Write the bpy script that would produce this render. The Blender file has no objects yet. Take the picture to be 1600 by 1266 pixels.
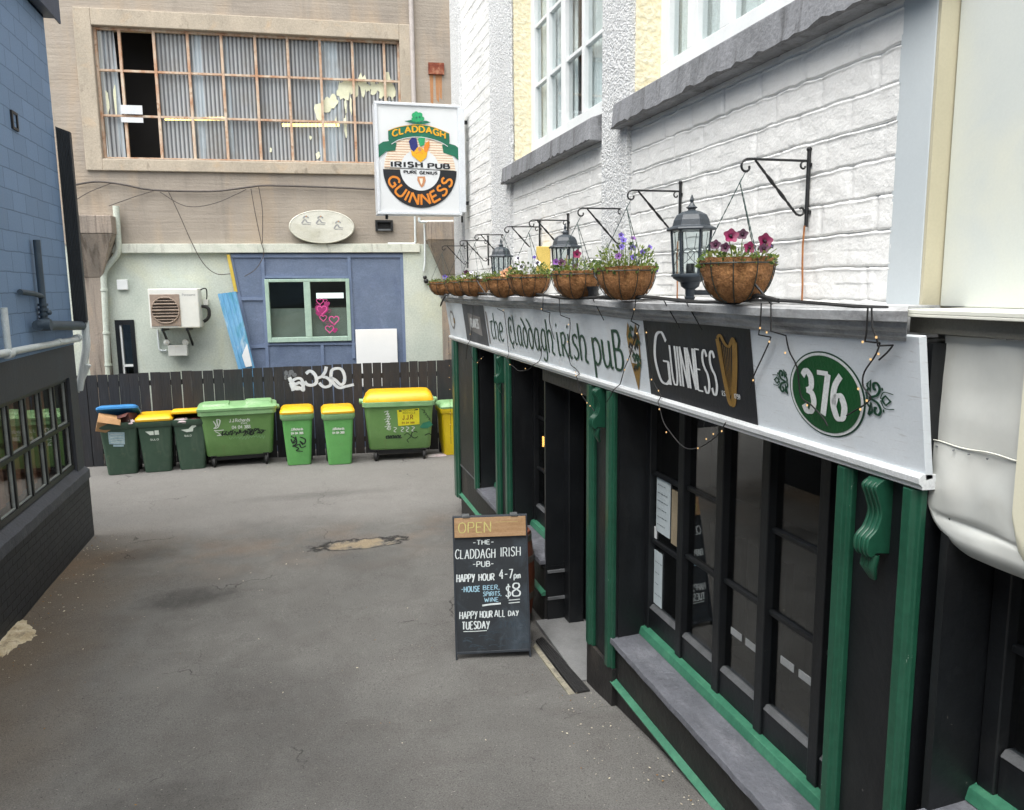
import bpy, math, random
import numpy as np
from mathutils import Vector, Matrix
random.seed(7); RNG = np.random.RandomState(3)
S = bpy.context.scene
COL = S.collection
PI = math.pi; R = math.radians

# ------------------------------------------------------------------ camera
# the photograph's camera, recovered from its vanishing points (pixels of the 1600x1266 photograph)
F, CX, CY, H = 1230.0, 800.0, 633.0, 3.0
def _n(v): return v / np.linalg.norm(v)
_up = -_n(np.array([890 - CX, 8800 - CY, F]))
_fw = np.array([458 - CX, 453 - CY, F]); _fw = _n(_fw - np.dot(_fw, _up) * _up)
_ri = np.cross(-_up, _fw)
RM = np.array([_ri, _fw, _up])                 # world = RM @ camera ray (x right, y down, z forward)
EYE = np.array([0, 0, H])
def ray(x, y): return RM @ np.array([x - CX, y - CY, F])
def on_plane(x, y, p0, nr):
    d = ray(x, y); return EYE + d * (np.dot(np.array(p0, float) - EYE, nr) / np.dot(d, nr))
def on_x(x, y, X): return on_plane(x, y, (X, 0, 0), np.array([1., 0, 0]))
def on_y(x, y, Y): return on_plane(x, y, (0, Y, 0), np.array([0, 1., 0]))
def on_z(x, y, Z): return on_plane(x, y, (0, 0, Z), np.array([0, 0, 1.]))

cam_d = bpy.data.cameras.new("camera"); cam = bpy.data.objects.new("camera", cam_d); COL.objects.link(cam)
M3 = Matrix(((RM[0][0], -RM[0][1], -RM[0][2]), (RM[1][0], -RM[1][1], -RM[1][2]), (RM[2][0], -RM[2][1], -RM[2][2])))
cam.matrix_world = Matrix.Translation(Vector(EYE)) @ M3.to_4x4()
cam_d.sensor_width = 36; cam_d.lens = F / 1600 * 36; cam_d.clip_start = .05; cam_d.clip_end = 500
S.camera = cam

# ------------------------------------------------------------------ light
SUN_EL, SUN_ROT = R(66), R(228)
W = bpy.data.worlds.new("World"); S.world = W; W.use_nodes = True
nt = W.node_tree; nt.nodes.clear()
sky = nt.nodes.new('ShaderNodeTexSky'); sky.sky_type = 'NISHITA'; sky.sun_disc = False
sky.sun_elevation = SUN_EL; sky.sun_rotation = SUN_ROT; sky.air_density = 1.0; sky.dust_density = 4.0; sky.ozone_density = 1.0
hs = nt.nodes.new('ShaderNodeHueSaturation'); hs.inputs['Saturation'].default_value = .10
bg = nt.nodes.new('ShaderNodeBackground'); bg.inputs['Strength'].default_value = .15
wo = nt.nodes.new('ShaderNodeOutputWorld')
nt.links.new(sky.outputs[0], hs.inputs['Color']); nt.links.new(hs.outputs[0], bg.inputs[0]); nt.links.new(bg.outputs[0], wo.inputs[0])
sl = bpy.data.lights.new("sun", 'SUN'); sl.energy = 1.5; sl.angle = R(70); sl.color = (1, .95, .88)
so = bpy.data.objects.new("sun", sl); COL.objects.link(so)
sdir = Vector((math.cos(SUN_EL) * math.sin(SUN_ROT), math.cos(SUN_EL) * math.cos(SUN_ROT), math.sin(SUN_EL)))
so.rotation_euler = sdir.to_track_quat('Z', 'Y').to_euler(); so.location = (0, 0, 20)
S.view_settings.view_transform = 'Standard'; S.view_settings.look = 'None'
S.view_settings.exposure = 1.25; S.view_settings.gamma = 1

# ------------------------------------------------------------------ materials
def C(h):
    h = h.lstrip('#'); o = []
    for i in (0, 2, 4):
        c = int(h[i:i + 2], 16) / 255; o.append(c / 12.92 if c <= .04045 else ((c + .055) / 1.055) ** 2.4)
    return (*o, 1)
def mulc(c, k): return (min(1, c[0] * k), min(1, c[1] * k), min(1, c[2] * k), 1)
MATS = {}
class NT:
    def __init__(s, name):
        s.m = bpy.data.materials.new(name); s.m.use_nodes = True; s.t = s.m.node_tree; s.t.nodes.clear()
        s.out = s.n('ShaderNodeOutputMaterial'); s.tc = s.n('ShaderNodeTexCoord')
    def n(s, t, **k):
        x = s.t.nodes.new(t)
        for a, b in k.items(): setattr(x, a, b)
        return x
    def l(s, a, b): s.t.links.new(a, b)
    def vec(s, st=(1, 1, 1)):
        mp = s.n('ShaderNodeMapping'); mp.inputs['Scale'].default_value = st; s.l(s.tc.outputs['Object'], mp.inputs[0]); return mp.outputs[0]
    def noise(s, sc, st=(1, 1, 1), det=6, rough=.6, dist=0):
        x = s.n('ShaderNodeTexNoise'); x.inputs['Scale'].default_value = sc; x.inputs['Detail'].default_value = det
        x.inputs['Roughness'].default_value = rough; x.inputs['Distortion'].default_value = dist
        s.l(s.vec(st), x.inputs['Vector']); return x.outputs['Fac']
    def ramp(s, f, a, b):
        r = s.n('ShaderNodeMapRange'); r.inputs['From Min'].default_value = a; r.inputs['From Max'].default_value = b
        s.l(f, r.inputs['Value']); return r.outputs[0]
    def math(s, op, a, b):
        x = s.n('ShaderNodeMath', operation=op)
        for i, v in enumerate((a, b)):
            if isinstance(v, (int, float)): x.inputs[i].default_value = v
            else: s.l(v, x.inputs[i])
        return x.outputs[0]
    def mix(s, f, a, b, mode='MIX'):
        x = s.n('ShaderNodeMix', data_type='RGBA', blend_type=mode)
        for i, v in ((0, f), (6, a), (7, b)):
            if isinstance(v, (int, float)): x.inputs[i].default_value = v
            elif isinstance(v, tuple): x.inputs[i].default_value = v
            else: s.l(v, x.inputs[i])
        return x.outputs[2]
    def bsdf(s, col, rough=.6, metal=0, spec=.5, bump=None, bstr=.2, bdist=.02):
        p = s.n('ShaderNodeBsdfPrincipled')
        for k, v in (('Base Color', col), ('Roughness', rough), ('Metallic', metal), ('Specular IOR Level', spec)):
            if isinstance(v, (int, float, tuple)): p.inputs[k].default_value = v
            else: s.l(v, p.inputs[k])
        if bump is not None:
            b = s.n('ShaderNodeBump'); b.inputs['Strength'].default_value = bstr; b.inputs['Distance'].default_value = bdist
            s.l(bump, b.inputs['Height']); s.l(b.outputs[0], p.inputs['Normal'])
        s.l(p.outputs[0], s.out.inputs[0]); return p

def mat(name, col, col2=None, rough=.6, scale=4, st=(1, 1, 1), lo=.35, hi=.65, bump=.15, bscale=50, bst=(1, 1, 1), metal=0, spec=.5,
        dirt=None, dirt2=None, grain=.12, rvar=.12):
    if name in MATS: return MATS[name]
    c1 = C(col) if isinstance(col, str) else col
    c2 = mulc(c1, .8) if col2 is None else (C(col2) if isinstance(col2, str) else col2)
    t = NT(name)
    n1 = t.noise(scale, st); k = t.mix(t.ramp(n1, lo, hi), c1, c2)
    for d in (dirt, dirt2):                      # (colour, amount, scale, stretch, threshold lo, hi)
        if d:
            f = t.ramp(t.noise(d[2], d[3], dist=.5), d[4], d[5]); f = t.math('MULTIPLY', f, d[1])
            k = t.mix(f, k, C(d[0]))
    g = t.noise(bscale * 2.3, bst, det=3)
    k = t.mix(1.0, k, t.mix(t.ramp(g, .3, .7), (1 - grain, 1 - grain, 1 - grain, 1), (1 + grain, 1 + grain, 1 + grain, 1)), 'MULTIPLY')
    rr = t.math('ADD', rough - rvar / 2, t.math('MULTIPLY', n1, rvar))
    b = t.noise(bscale, bst)
    t.bsdf(k, rr, metal, spec, b, bump, .02)
    MATS[name] = t.m; return t.m
def emit(name, col, s):
    t = NT(name); e = t.n('ShaderNodeEmission'); e.inputs[0].default_value = C(col); e.inputs[1].default_value = s
    t.l(e.outputs[0], t.out.inputs[0]); return t.m
def glass(name, tint=(.8, .85, .85, 1), ior=1.5, rough=.01, wob=0):
    t = NT(name); tr = t.n('ShaderNodeBsdfTransparent'); tr.inputs[0].default_value = tint
    gl = t.n('ShaderNodeBsdfGlossy'); gl.inputs['Roughness'].default_value = rough
    fr = t.n('ShaderNodeFresnel'); ge = t.n('ShaderNodeNewGeometry'); t.l(t.math('ADD', t.math('MULTIPLY', ge.outputs['Backfacing'], 1 / ior - ior), ior), fr.inputs[0]); mx = t.n('ShaderNodeMixShader')
    if wob:
        b = t.n('ShaderNodeBump'); b.inputs['Strength'].default_value = wob; b.inputs['Distance'].default_value = .02
        t.l(t.noise(1.5, det=1), b.inputs['Height']); t.l(b.outputs[0], gl.inputs['Normal'])
    t.l(fr.outputs[0], mx.inputs[0]); t.l(tr.outputs[0], mx.inputs[1]); t.l(gl.outputs[0], mx.inputs[2]); t.l(mx.outputs[0], t.out.inputs[0])
    return t.m
def brick_mat(name, col, col2, mortar, bw, bh, axes, mort=.012, bump=.5, rough=.6, dirt=None, dirt2=None, soft=.1, grain=.1):
    """courses run along the two given axes"""
    t = NT(name); sp = t.n('ShaderNodeSeparateXYZ'); t.l(t.tc.outputs['Object'], sp.inputs[0])
    cb = t.n('ShaderNodeCombineXYZ'); t.l(sp.outputs[axes[0]], cb.inputs[0]); t.l(sp.outputs[axes[1]], cb.inputs[1])
    b = t.n('ShaderNodeTexBrick'); b.inputs['Scale'].default_value = 1; b.inputs['Brick Width'].default_value = bw
    b.inputs['Row Height'].default_value = bh; b.inputs['Mortar Size'].default_value = mort; b.inputs['Mortar Smooth'].default_value = soft
    b.inputs['Color1'].default_value = C(col); b.inputs['Color2'].default_value = C(col2); b.inputs['Mortar'].default_value = C(mortar)
    wv = t.n('ShaderNodeVectorMath', operation='ADD'); nz = t.n('ShaderNodeTexNoise'); nz.inputs['Scale'].default_value = 6
    t.l(t.tc.outputs['Object'], nz.inputs['Vector']); sc = t.n('ShaderNodeVectorMath', operation='SCALE'); sc.inputs['Scale'].default_value = .02
    t.l(nz.outputs['Color'], sc.inputs[0]); t.l(cb.outputs[0], wv.inputs[0]); t.l(sc.outputs[0], wv.inputs[1]); t.l(wv.outputs[0], b.inputs['Vector'])
    k = b.outputs['Color']
    for d in (dirt, dirt2):
        if d:
            f = t.ramp(t.noise(d[2], d[3], dist=.5), d[4], d[5]); f = t.math('MULTIPLY', f, d[1]); k = t.mix(f, k, C(d[0]))
    g = t.noise(70, det=4); k = t.mix(1.0, k, t.mix(t.ramp(g, .3, .7), (1 - grain,) * 3 + (1,), (1 + grain,) * 3 + (1,)), 'MULTIPLY')
    hgt = t.math('SUBTRACT', t.math('MULTIPLY', t.noise(30), .35), b.outputs['Fac'])
    t.bsdf(k, rough, 0, .4, hgt, bump, .012); return t.m

# ------------------------------------------------------------------ mesh building
class MB:
    def __init__(s): s.v = []; s.f = []; s.m = []
    def add(s, vs, fs, mi=0):
        o = len(s.v); s.v += [tuple(float(c) for c in p) for p in vs]; s.f += [tuple(i + o for i in f) for f in fs]; s.m += [mi] * len(fs); return s
    def box(s, x0, x1, y0, y1, z0, z1, mi=0, mx=None):
        vs = [Vector((x, y, z)) for z in (z0, z1) for x, y in ((x0, y0), (x1, y0), (x1, y1), (x0, y1))]
        if mx is not None: vs = [mx @ p for p in vs]
        return s.add(vs, [(3, 2, 1, 0), (4, 5, 6, 7), (0, 1, 5, 4), (1, 2, 6, 5), (2, 3, 7, 6), (3, 0, 4, 7)], mi)
    def hexa(s, b, t, mi=0):                      # two loops of equal length, bottom and top
        n = len(b); vs = list(b) + list(t)
        fs = [tuple(reversed(range(n))), tuple(range(n, 2 * n))] + [(i, (i + 1) % n, n + (i + 1) % n, n + i) for i in range(n)]
        return s.add(vs, fs, mi)
    def prism(s, poly, ax, a, b, mi=0):           # polygon in the two other axes, extruded along ax from a to b
        def P(p, c): return (c, p[0], p[1]) if ax == 'x' else ((p[0], c, p[1]) if ax == 'y' else (p[0], p[1], c))
        return s.hexa([P(p, a) for p in poly], [P(p, b) for p in poly], mi)
    def loft(s, rings, cap0=True, cap1=True, mi=0, closed=True):
        n = len(rings[0]); vs = [p for r in rings for p in r]; fs = []
        for k in range(len(rings) - 1):
            for i in range(n if closed else n - 1):
                j = (i + 1) % n; fs.append((k * n + i, k * n + j, (k + 1) * n + j, (k + 1) * n + i))
        if cap0: fs.append(tuple(reversed(range(n))))
        if cap1: fs.append(tuple(range((len(rings) - 1) * n, len(rings) * n)))
        return s.add(vs, fs, mi)
    def tube(s, pts, r, n=8, mi=0, cap=True, closed=False):
        P = [Vector(p) for p in pts]; k = len(P); rs = r if isinstance(r, (list, tuple)) else [r] * k
        T = []
        for i in range(k):
            if closed: t = P[(i + 1) % k] - P[i - 1]
            else: t = P[min(i + 1, k - 1)] - P[max(i - 1, 0)]
            T.append(t.normalized() if t.length > 1e-9 else Vector((0, 0, 1)))
        a = T[0].orthogonal().normalized(); rings = []
        for i in range(k):
            a = (a - T[i] * a.dot(T[i])); a = a.normalized() if a.length > 1e-6 else T[i].orthogonal().normalized()
            b = T[i].cross(a); rings.append([P[i] + (a * math.cos(2 * PI * j / n) + b * math.sin(2 * PI * j / n)) * rs[i] for j in range(n)])
        if closed: rings.append(rings[0]); cap = False
        return s.loft(rings, cap, cap, mi)
    def lathe(s, prof, c=(0, 0, 0), n=24, mi=0, axis='z', rot=0, cap=True):
        rings = []
        for r, z in prof:
            rg = []
            for j in range(n):
                a = 2 * PI * j / n + rot; q = (r * math.cos(a), r * math.sin(a), z)
                if axis == 'y': q = (q[0], q[2], -q[1])
                if axis == 'x': q = (q[2], q[0], q[1])
                rg.append((c[0] + q[0], c[1] + q[1], c[2] + q[2]))
            rings.append(rg)
        return s.loft(rings, cap, cap, mi)
    def ball(s, c, r, n=8, mi=0, sq=(1, 1, 1)):
        rings = []
        for k in range(1, n // 2 + 1):
            a = PI * k / (n // 2 + 1); rings.append([(c[0] + sq[0] * r * math.sin(a) * math.cos(2 * PI * j / n), c[1] + sq[1] * r * math.sin(a) * math.sin(2 * PI * j / n), c[2] - sq[2] * r * math.cos(a)) for j in range(n)])
        return s.loft(rings, True, True, mi)
    def xf(s, m, i0=0):
        for i in range(i0, len(s.v)): s.v[i] = tuple(m @ Vector(s.v[i]))
        return s
    def build(s, name, mats, parent=None, smooth=None, bevel=0, org=None):
        me = bpy.data.meshes.new(name); o3 = org or (ORG.get(parent.name) if parent is not None else None) or (0, 0, 0)
        me.from_pydata([(a - o3[0], b - o3[1], c - o3[2]) for a, b, c in s.v], [], s.f)
        for mm in (mats if isinstance(mats, (list, tuple)) else [mats]): me.materials.append(mm)
        me.polygons.foreach_set('material_index', s.m)
        if smooth is not None:
            me.polygons.foreach_set('use_smooth', [True] * len(me.polygons)); me.set_sharp_from_angle(angle=R(smooth))
        me.update(); o = bpy.data.objects.new(name, me); COL.objects.link(o)
        if parent is not None:
            o.parent = parent
            if parent.name in ORG: ORG[o.name] = ORG[parent.name]
        if bevel:
            b = o.modifiers.new('bevel', 'BEVEL'); b.width = bevel; b.segments = 2; b.limit_method = 'ANGLE'; b.angle_limit = R(40)
        return o
ORG = {}
# the back of the yard lies in a frame of its own, turned a few degrees
YB = 15.6; BA = math.atan(-.07)
BU = Vector((math.cos(BA), math.sin(BA), 0)); BV = Vector((-math.sin(BA), math.cos(BA), 0))
def bw(u, v, z): p = Vector((0, YB, 0)) + BU * u + BV * v; return (p.x, p.y, z)
def bk(x, y, off=0.0):
    """photograph pixel -> (u, z) on the plane lying `off` behind the back wall"""
    p0 = Vector((0, YB, 0)) + BV * off; p = on_plane(x, y, tuple(p0), np.array(tuple(BV)))
    q = Vector(p) - Vector((0, YB, 0)); return q.dot(BU), p[2]
def tag(o, label=None, cat=None, group=None, kind=None):
    for k, v in (('label', label), ('category', cat), ('group', group), ('kind', kind)):
        if v: o[k] = v
    return o
def thing(name, label, cat, org=(0, 0, 0), back=False, rz=0, group=None):
    o = bpy.data.objects.new(name, None); COL.objects.link(o); o.empty_display_size = .2
    o.location = bw(*org) if back else org; o.rotation_euler = (0, 0, BA if back else rz)
    ORG[o.name] = org if rz == 0 else (0, 0, 0); return tag(o, label, cat, group)
def solo(mb, name, mats, label, cat, org=(0, 0, 0), back=False, rz=0, group=None, kind=None, **k):
    o = mb.build(name, mats, None, org=org if rz == 0 else (0, 0, 0), **k); o.location = bw(*org) if back else org
    o.rotation_euler = (0, 0, BA if back else rz); return tag(o, label, cat, group, kind)
def copy_tree(o, parent=None):
    c = o.copy(); COL.objects.link(c)
    if parent is not None: c.parent = parent
    for ch in o.children: copy_tree(ch, c)
    return c
def rrect(w, d, r, z, cx=0, cy=0, n=4):
    o = []
    for sx, sy, a0 in ((1, 1, 0), (-1, 1, 90), (-1, -1, 180), (1, -1, 270)):
        for k in range(n + 1):
            a = R(a0 + 90 * k / n); o.append((cx + sx * (w / 2 - r) + r * math.cos(a), cy + sy * (d / 2 - r) + r * math.sin(a), z))
    return o
def catmull(p, n=6):
    if len(p) < 3: return p
    q = [p[0]] + list(p) + [p[-1]]; o = []
    for i in range(1, len(q) - 2):
        for k in range(n):
            t = k / n; o.append(tuple(.5 * (2 * q[i][d] + (q[i + 1][d] - q[i - 1][d]) * t + (2 * q[i - 1][d] - 5 * q[i][d] + 4 * q[i + 1][d] - q[i + 2][d]) * t * t + (3 * q[i][d] - q[i - 1][d] - 3 * q[i + 1][d] + q[i + 2][d]) * t ** 3) for d in range(len(p[0]))))
    o.append(tuple(p[-1])); return o
def vnoise(x, y, seed=0):
    r = np.random.RandomState(seed).rand(256, 256); xi = np.floor(x).astype(int); yi = np.floor(y).astype(int)
    fx = x - xi; fy = y - yi; fx = fx * fx * (3 - 2 * fx); fy = fy * fy * (3 - 2 * fy); g = lambda a, b: r[a % 256, b % 256]
    return (g(xi, yi) * (1 - fx) + g(xi + 1, yi) * fx) * (1 - fy) + (g(xi, yi + 1) * (1 - fx) + g(xi + 1, yi + 1) * fx) * fy
def grid_obj(name, V, nu, nv, m, parent=None, org=(0, 0, 0)):
    """V: (nu*nv,3) array"""
    me = bpy.data.meshes.new(name); i = np.arange(nu * nv).reshape(nu, nv)
    q = np.stack([i[:-1, :-1], i[1:, :-1], i[1:, 1:], i[:-1, 1:]], -1).reshape(-1, 4)
    me.vertices.add(len(V)); me.vertices.foreach_set('co', (V - np.array(org)).astype(np.float32).ravel())
    me.loops.add(q.size); me.loops.foreach_set('vertex_index', q.ravel().astype(np.int32)); me.polygons.add(len(q))
    me.polygons.foreach_set('loop_start', np.arange(0, q.size, 4, dtype=np.int32)); me.polygons.foreach_set('use_smooth', [True] * len(q))
    me.materials.append(m); me.update(); me.validate(); o = bpy.data.objects.new(name, me); COL.objects.link(o)
    if parent is not None: o.parent = parent
    return o

# ------------------------------------------------------------------ lettering: strokes drawn with a broad nib
G = {}; U = {}
def g(font, ch, w, *st): font[ch] = (w, [(s[0] == '~', [tuple(map(float, p.split(','))) for p in s.lstrip('~').split()]) for s in st])
for ch, w, *st in (
 ('A', .6, "0,0 .3,1", ".3,1 .6,0", ".1,.35 .5,.35"), ('B', .5, "0,0 0,1", "~0,1 .36,.98 .43,.76 .34,.56 0,.53", "~0,.53 .42,.5 .5,.26 .4,.02 0,0"),
 ('C', .55, "~.55,.84 .4,1 .16,.93 .02,.62 .02,.36 .16,.06 .4,0 .56,.16"), ('D', .55, "0,0 0,1", "~0,1 .33,.95 .53,.68 .53,.32 .33,.05 0,0"),
 ('E', .45, "0,0 0,1", "0,1 .44,1", "0,.52 .38,.52", "0,0 .46,0"), ('F', .45, "0,0 0,1", "0,1 .44,1", "0,.52 .36,.52"),
 ('G', .58, "~.55,.84 .4,1 .16,.93 .02,.62 .02,.36 .16,.06 .38,0 .56,.1", ".56,.0 .56,.45", ".58,.45 .34,.45"),
 ('H', .5, "0,0 0,1", ".5,0 .5,1", "0,.52 .5,.52"), ('I', .12, ".06,0 .06,1"), ('J', .4, "~.35,1 .35,.25 .25,.02 .08,.05 .0,.2"),
 ('K', .5, "0,0 0,1", ".48,1 0,.45", ".12,.56 .5,0"), ('L', .42, "0,0 0,1", "0,0 .42,0"), ('M', .68, "0,0 .06,1", ".06,1 .34,.3", ".34,.3 .62,1", ".62,1 .68,0"),
 ('N', .52, "0,0 0,1", "0,1 .52,0", ".52,0 .52,1"), ('O', .6, "~.3,1 .1,.9 0,.5 .1,.1 .3,0 .5,.1 .6,.5 .5,.9 .3,1"),
 ('P', .48, "0,0 0,1", "~0,1 .38,.98 .48,.75 .38,.5 0,.46"), ('R', .5, "0,0 0,1", "~0,1 .38,.98 .47,.76 .38,.54 0,.5", ".22,.5 .52,0"),
 ('S', .46, "~.43,.86 .3,1 .1,.95 .03,.76 .16,.58 .36,.45 .44,.22 .32,.03 .12,0 .0,.14"), ('T', .52, "0,1 .52,1", ".26,1 .26,0"),
 ('U', .52, "~0,1 0,.3 .1,.04 .26,0 .42,.04 .52,.3 .52,1"), ('V', .55, "0,1 .27,0", ".27,0 .55,1"), ('W', .8, "0,1 .2,0", ".2,0 .4,.75", ".4,.75 .6,0", ".6,0 .8,1"),
 ('Y', .52, "0,1 .26,.48", ".52,1 .16,-.1"), ('p', .42, "0,.62 0,-.3", "~0,.5 .2,.65 .4,.5 .4,.15 .2,0 0,.12"), ('m', .6, "0,0 0,.62", "~0,.45 .15,.62 .28,.5 .3,0", "~.3,.45 .45,.62 .58,.5 .6,0"),
 ('0', .5, "~.25,1 .07,.9 0,.5 .07,.1 .25,0 .43,.1 .5,.5 .43,.9 .25,1"), ('1', .2, "0,.8 .15,1", ".15,1 .15,0"), ('2', .48, "~.02,.8 .2,1 .42,.86 .4,.6 .02,0", ".02,0 .48,0"),
 ('3', .46, "~.02,.86 .2,1 .4,.86 .38,.62 .16,.53", "~.16,.53 .4,.46 .46,.24 .3,.02 .1,.02 .0,.16"), ('4', .5, ".36,1 0,.34", "0,.34 .5,.34", ".36,.75 .36,0"),
 ('5', .46, ".42,1 .08,1", ".08,1 .05,.56", "~.05,.56 .25,.64 .44,.45 .42,.14 .22,0 .0,.1"), ('6', .48, "~.4,1 .12,.72 .01,.32 .14,.02 .36,.03 .47,.28 .36,.52 .16,.5 .03,.3"),
 ('7', .48, "0,1 .48,1", ".48,1 .14,0"), ('8', .46, "~.23,.54 .05,.7 .08,.94 .23,1 .38,.94 .4,.7 .23,.54 .02,.34 .04,.06 .23,0 .42,.06 .44,.34 .23,.54"), ('9', .46, "~.44,.7 .3,.5 .06,.58 .04,.88 .22,1 .4,.9 .44,.6 .3,0"),
 ('$', .44, "~.4,.84 .26,.95 .08,.88 .05,.7 .22,.52 .38,.4 .4,.18 .24,.05 .06,.1 .0,.2", ".22,1.12 .22,-.1"), ('-', .34, "0,.48 .34,.5"), ('.', .1, ".03,.0 .07,.05"), (',', .12, ".08,.08 .02,-.16"), ('&', .5, "~.5,0 .1,.75 .2,1 .32,.8 .02,.3 .15,0 .35,.1 .48,.4"),
 ('c', .4, "~.38,.52 .22,.65 .03,.5 .03,.14 .22,0 .4,.1"), ('h', .4, "0,0 0,1", "~0,.45 .2,.64 .38,.5 .4,0"), ('a', .42, "~.4,.5 .22,.65 .02,.4 .06,.06 .22,0 .4,.2", ".4,.64 .4,0"), ('r', .26, "0,0 0,.64", "~0,.42 .12,.62 .28,.6"), ('d', .42, "~.4,.5 .22,.65 .02,.4 .06,.06 .22,0 .4,.2", ".4,1 .4,0"), ('s', .34, "~.32,.55 .16,.65 .03,.52 .16,.34 .32,.2 .18,0 .0,.08"), ('i', .08, ".04,0 .04,.64", ".04,.86 .04,.92"), ('o', .42, "~.21,.65 .03,.5 .03,.15 .21,0 .39,.15 .39,.5 .21,.65"), ('n', .4, "0,0 0,.64", "~0,.45 .2,.64 .38,.5 .4,0"),
): g(G, ch, w, *st)
for ch, w, *st in (
 ('t', .52, "~.52,1.02 .26,1 0,.94", "~.24,1 .1,.6 .14,.14 .32,0 .52,.12"), ('h', .58, ".02,1.5 .02,0", "~.02,.74 .2,1 .44,.92 .5,.5 .4,.12 .5,0 .62,-.02"),
 ('e', .52, ".02,.5 .4,.54", "~.4,.54 .5,.74 .34,1 .12,.9 .01,.5 .1,.1 .32,0 .52,.14"), ('C', .62, "~.62,1.2 .42,1.36 .16,1.2 .01,.62 .12,.1 .4,-.02 .62,.16", "~.36,.95 .3,.75 .38,.6", ".34,-.04 .34,-.26"),
 ('a', .62, "~.5,.95 .26,1 .04,.65 .06,.2 .24,0 .44,.2 .5,.6", ".5,1 .5,.12", "~.5,.12 .55,0 .66,.04"), ('l', .3, ".03,1.5 .03,.14", "~.03,.14 .1,0 .28,.06"),
 ('d', .56, "~-.06,1.4 .16,1.26 .46,.88 .52,.45 .36,.04 .16,.02 .02,.36 .08,.8 .3,.96 .46,.78"), ('g', .58, "~.5,.95 .26,1 .04,.66 .06,.25 .25,.04 .44,.25 .5,.6", "~.5,1 .51,.2 .48,-.24 .3,-.45 .04,-.36"),
 ('i', .24, ".03,1 .03,.14", "~.03,.14 .1,0 .24,.05", "-.0,1.26 .1,1.36"), ('r', .54, ".03,1.02 .03,-.02", "~.03,.96 .34,1 .42,.76 .28,.52 .06,.46", ".2,.46 .54,-.02"),
 ('s', .46, "~.45,.9 .3,1 .08,.92 .08,.68 .34,.46 .42,.22 .22,0 0,.1"), ('p', .56, ".03,1.02 .03,-.55", "~.03,.84 .26,1 .5,.78 .52,.3 .28,0 .03,.14"),
 ('u', .64, "~.03,1 .03,.3 .16,.01 .36,.06 .5,.32", ".5,1 .5,.12", "~.5,.12 .56,0 .68,.04"), ('b', .56, ".03,1.42 .03,0", "~.03,1.38 .36,1.36 .44,1.05 .28,.76 .05,.72", "~.05,.72 .46,.7 .54,.36 .38,.02 .03,0"),
): g(U, ch, w, *st)

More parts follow.
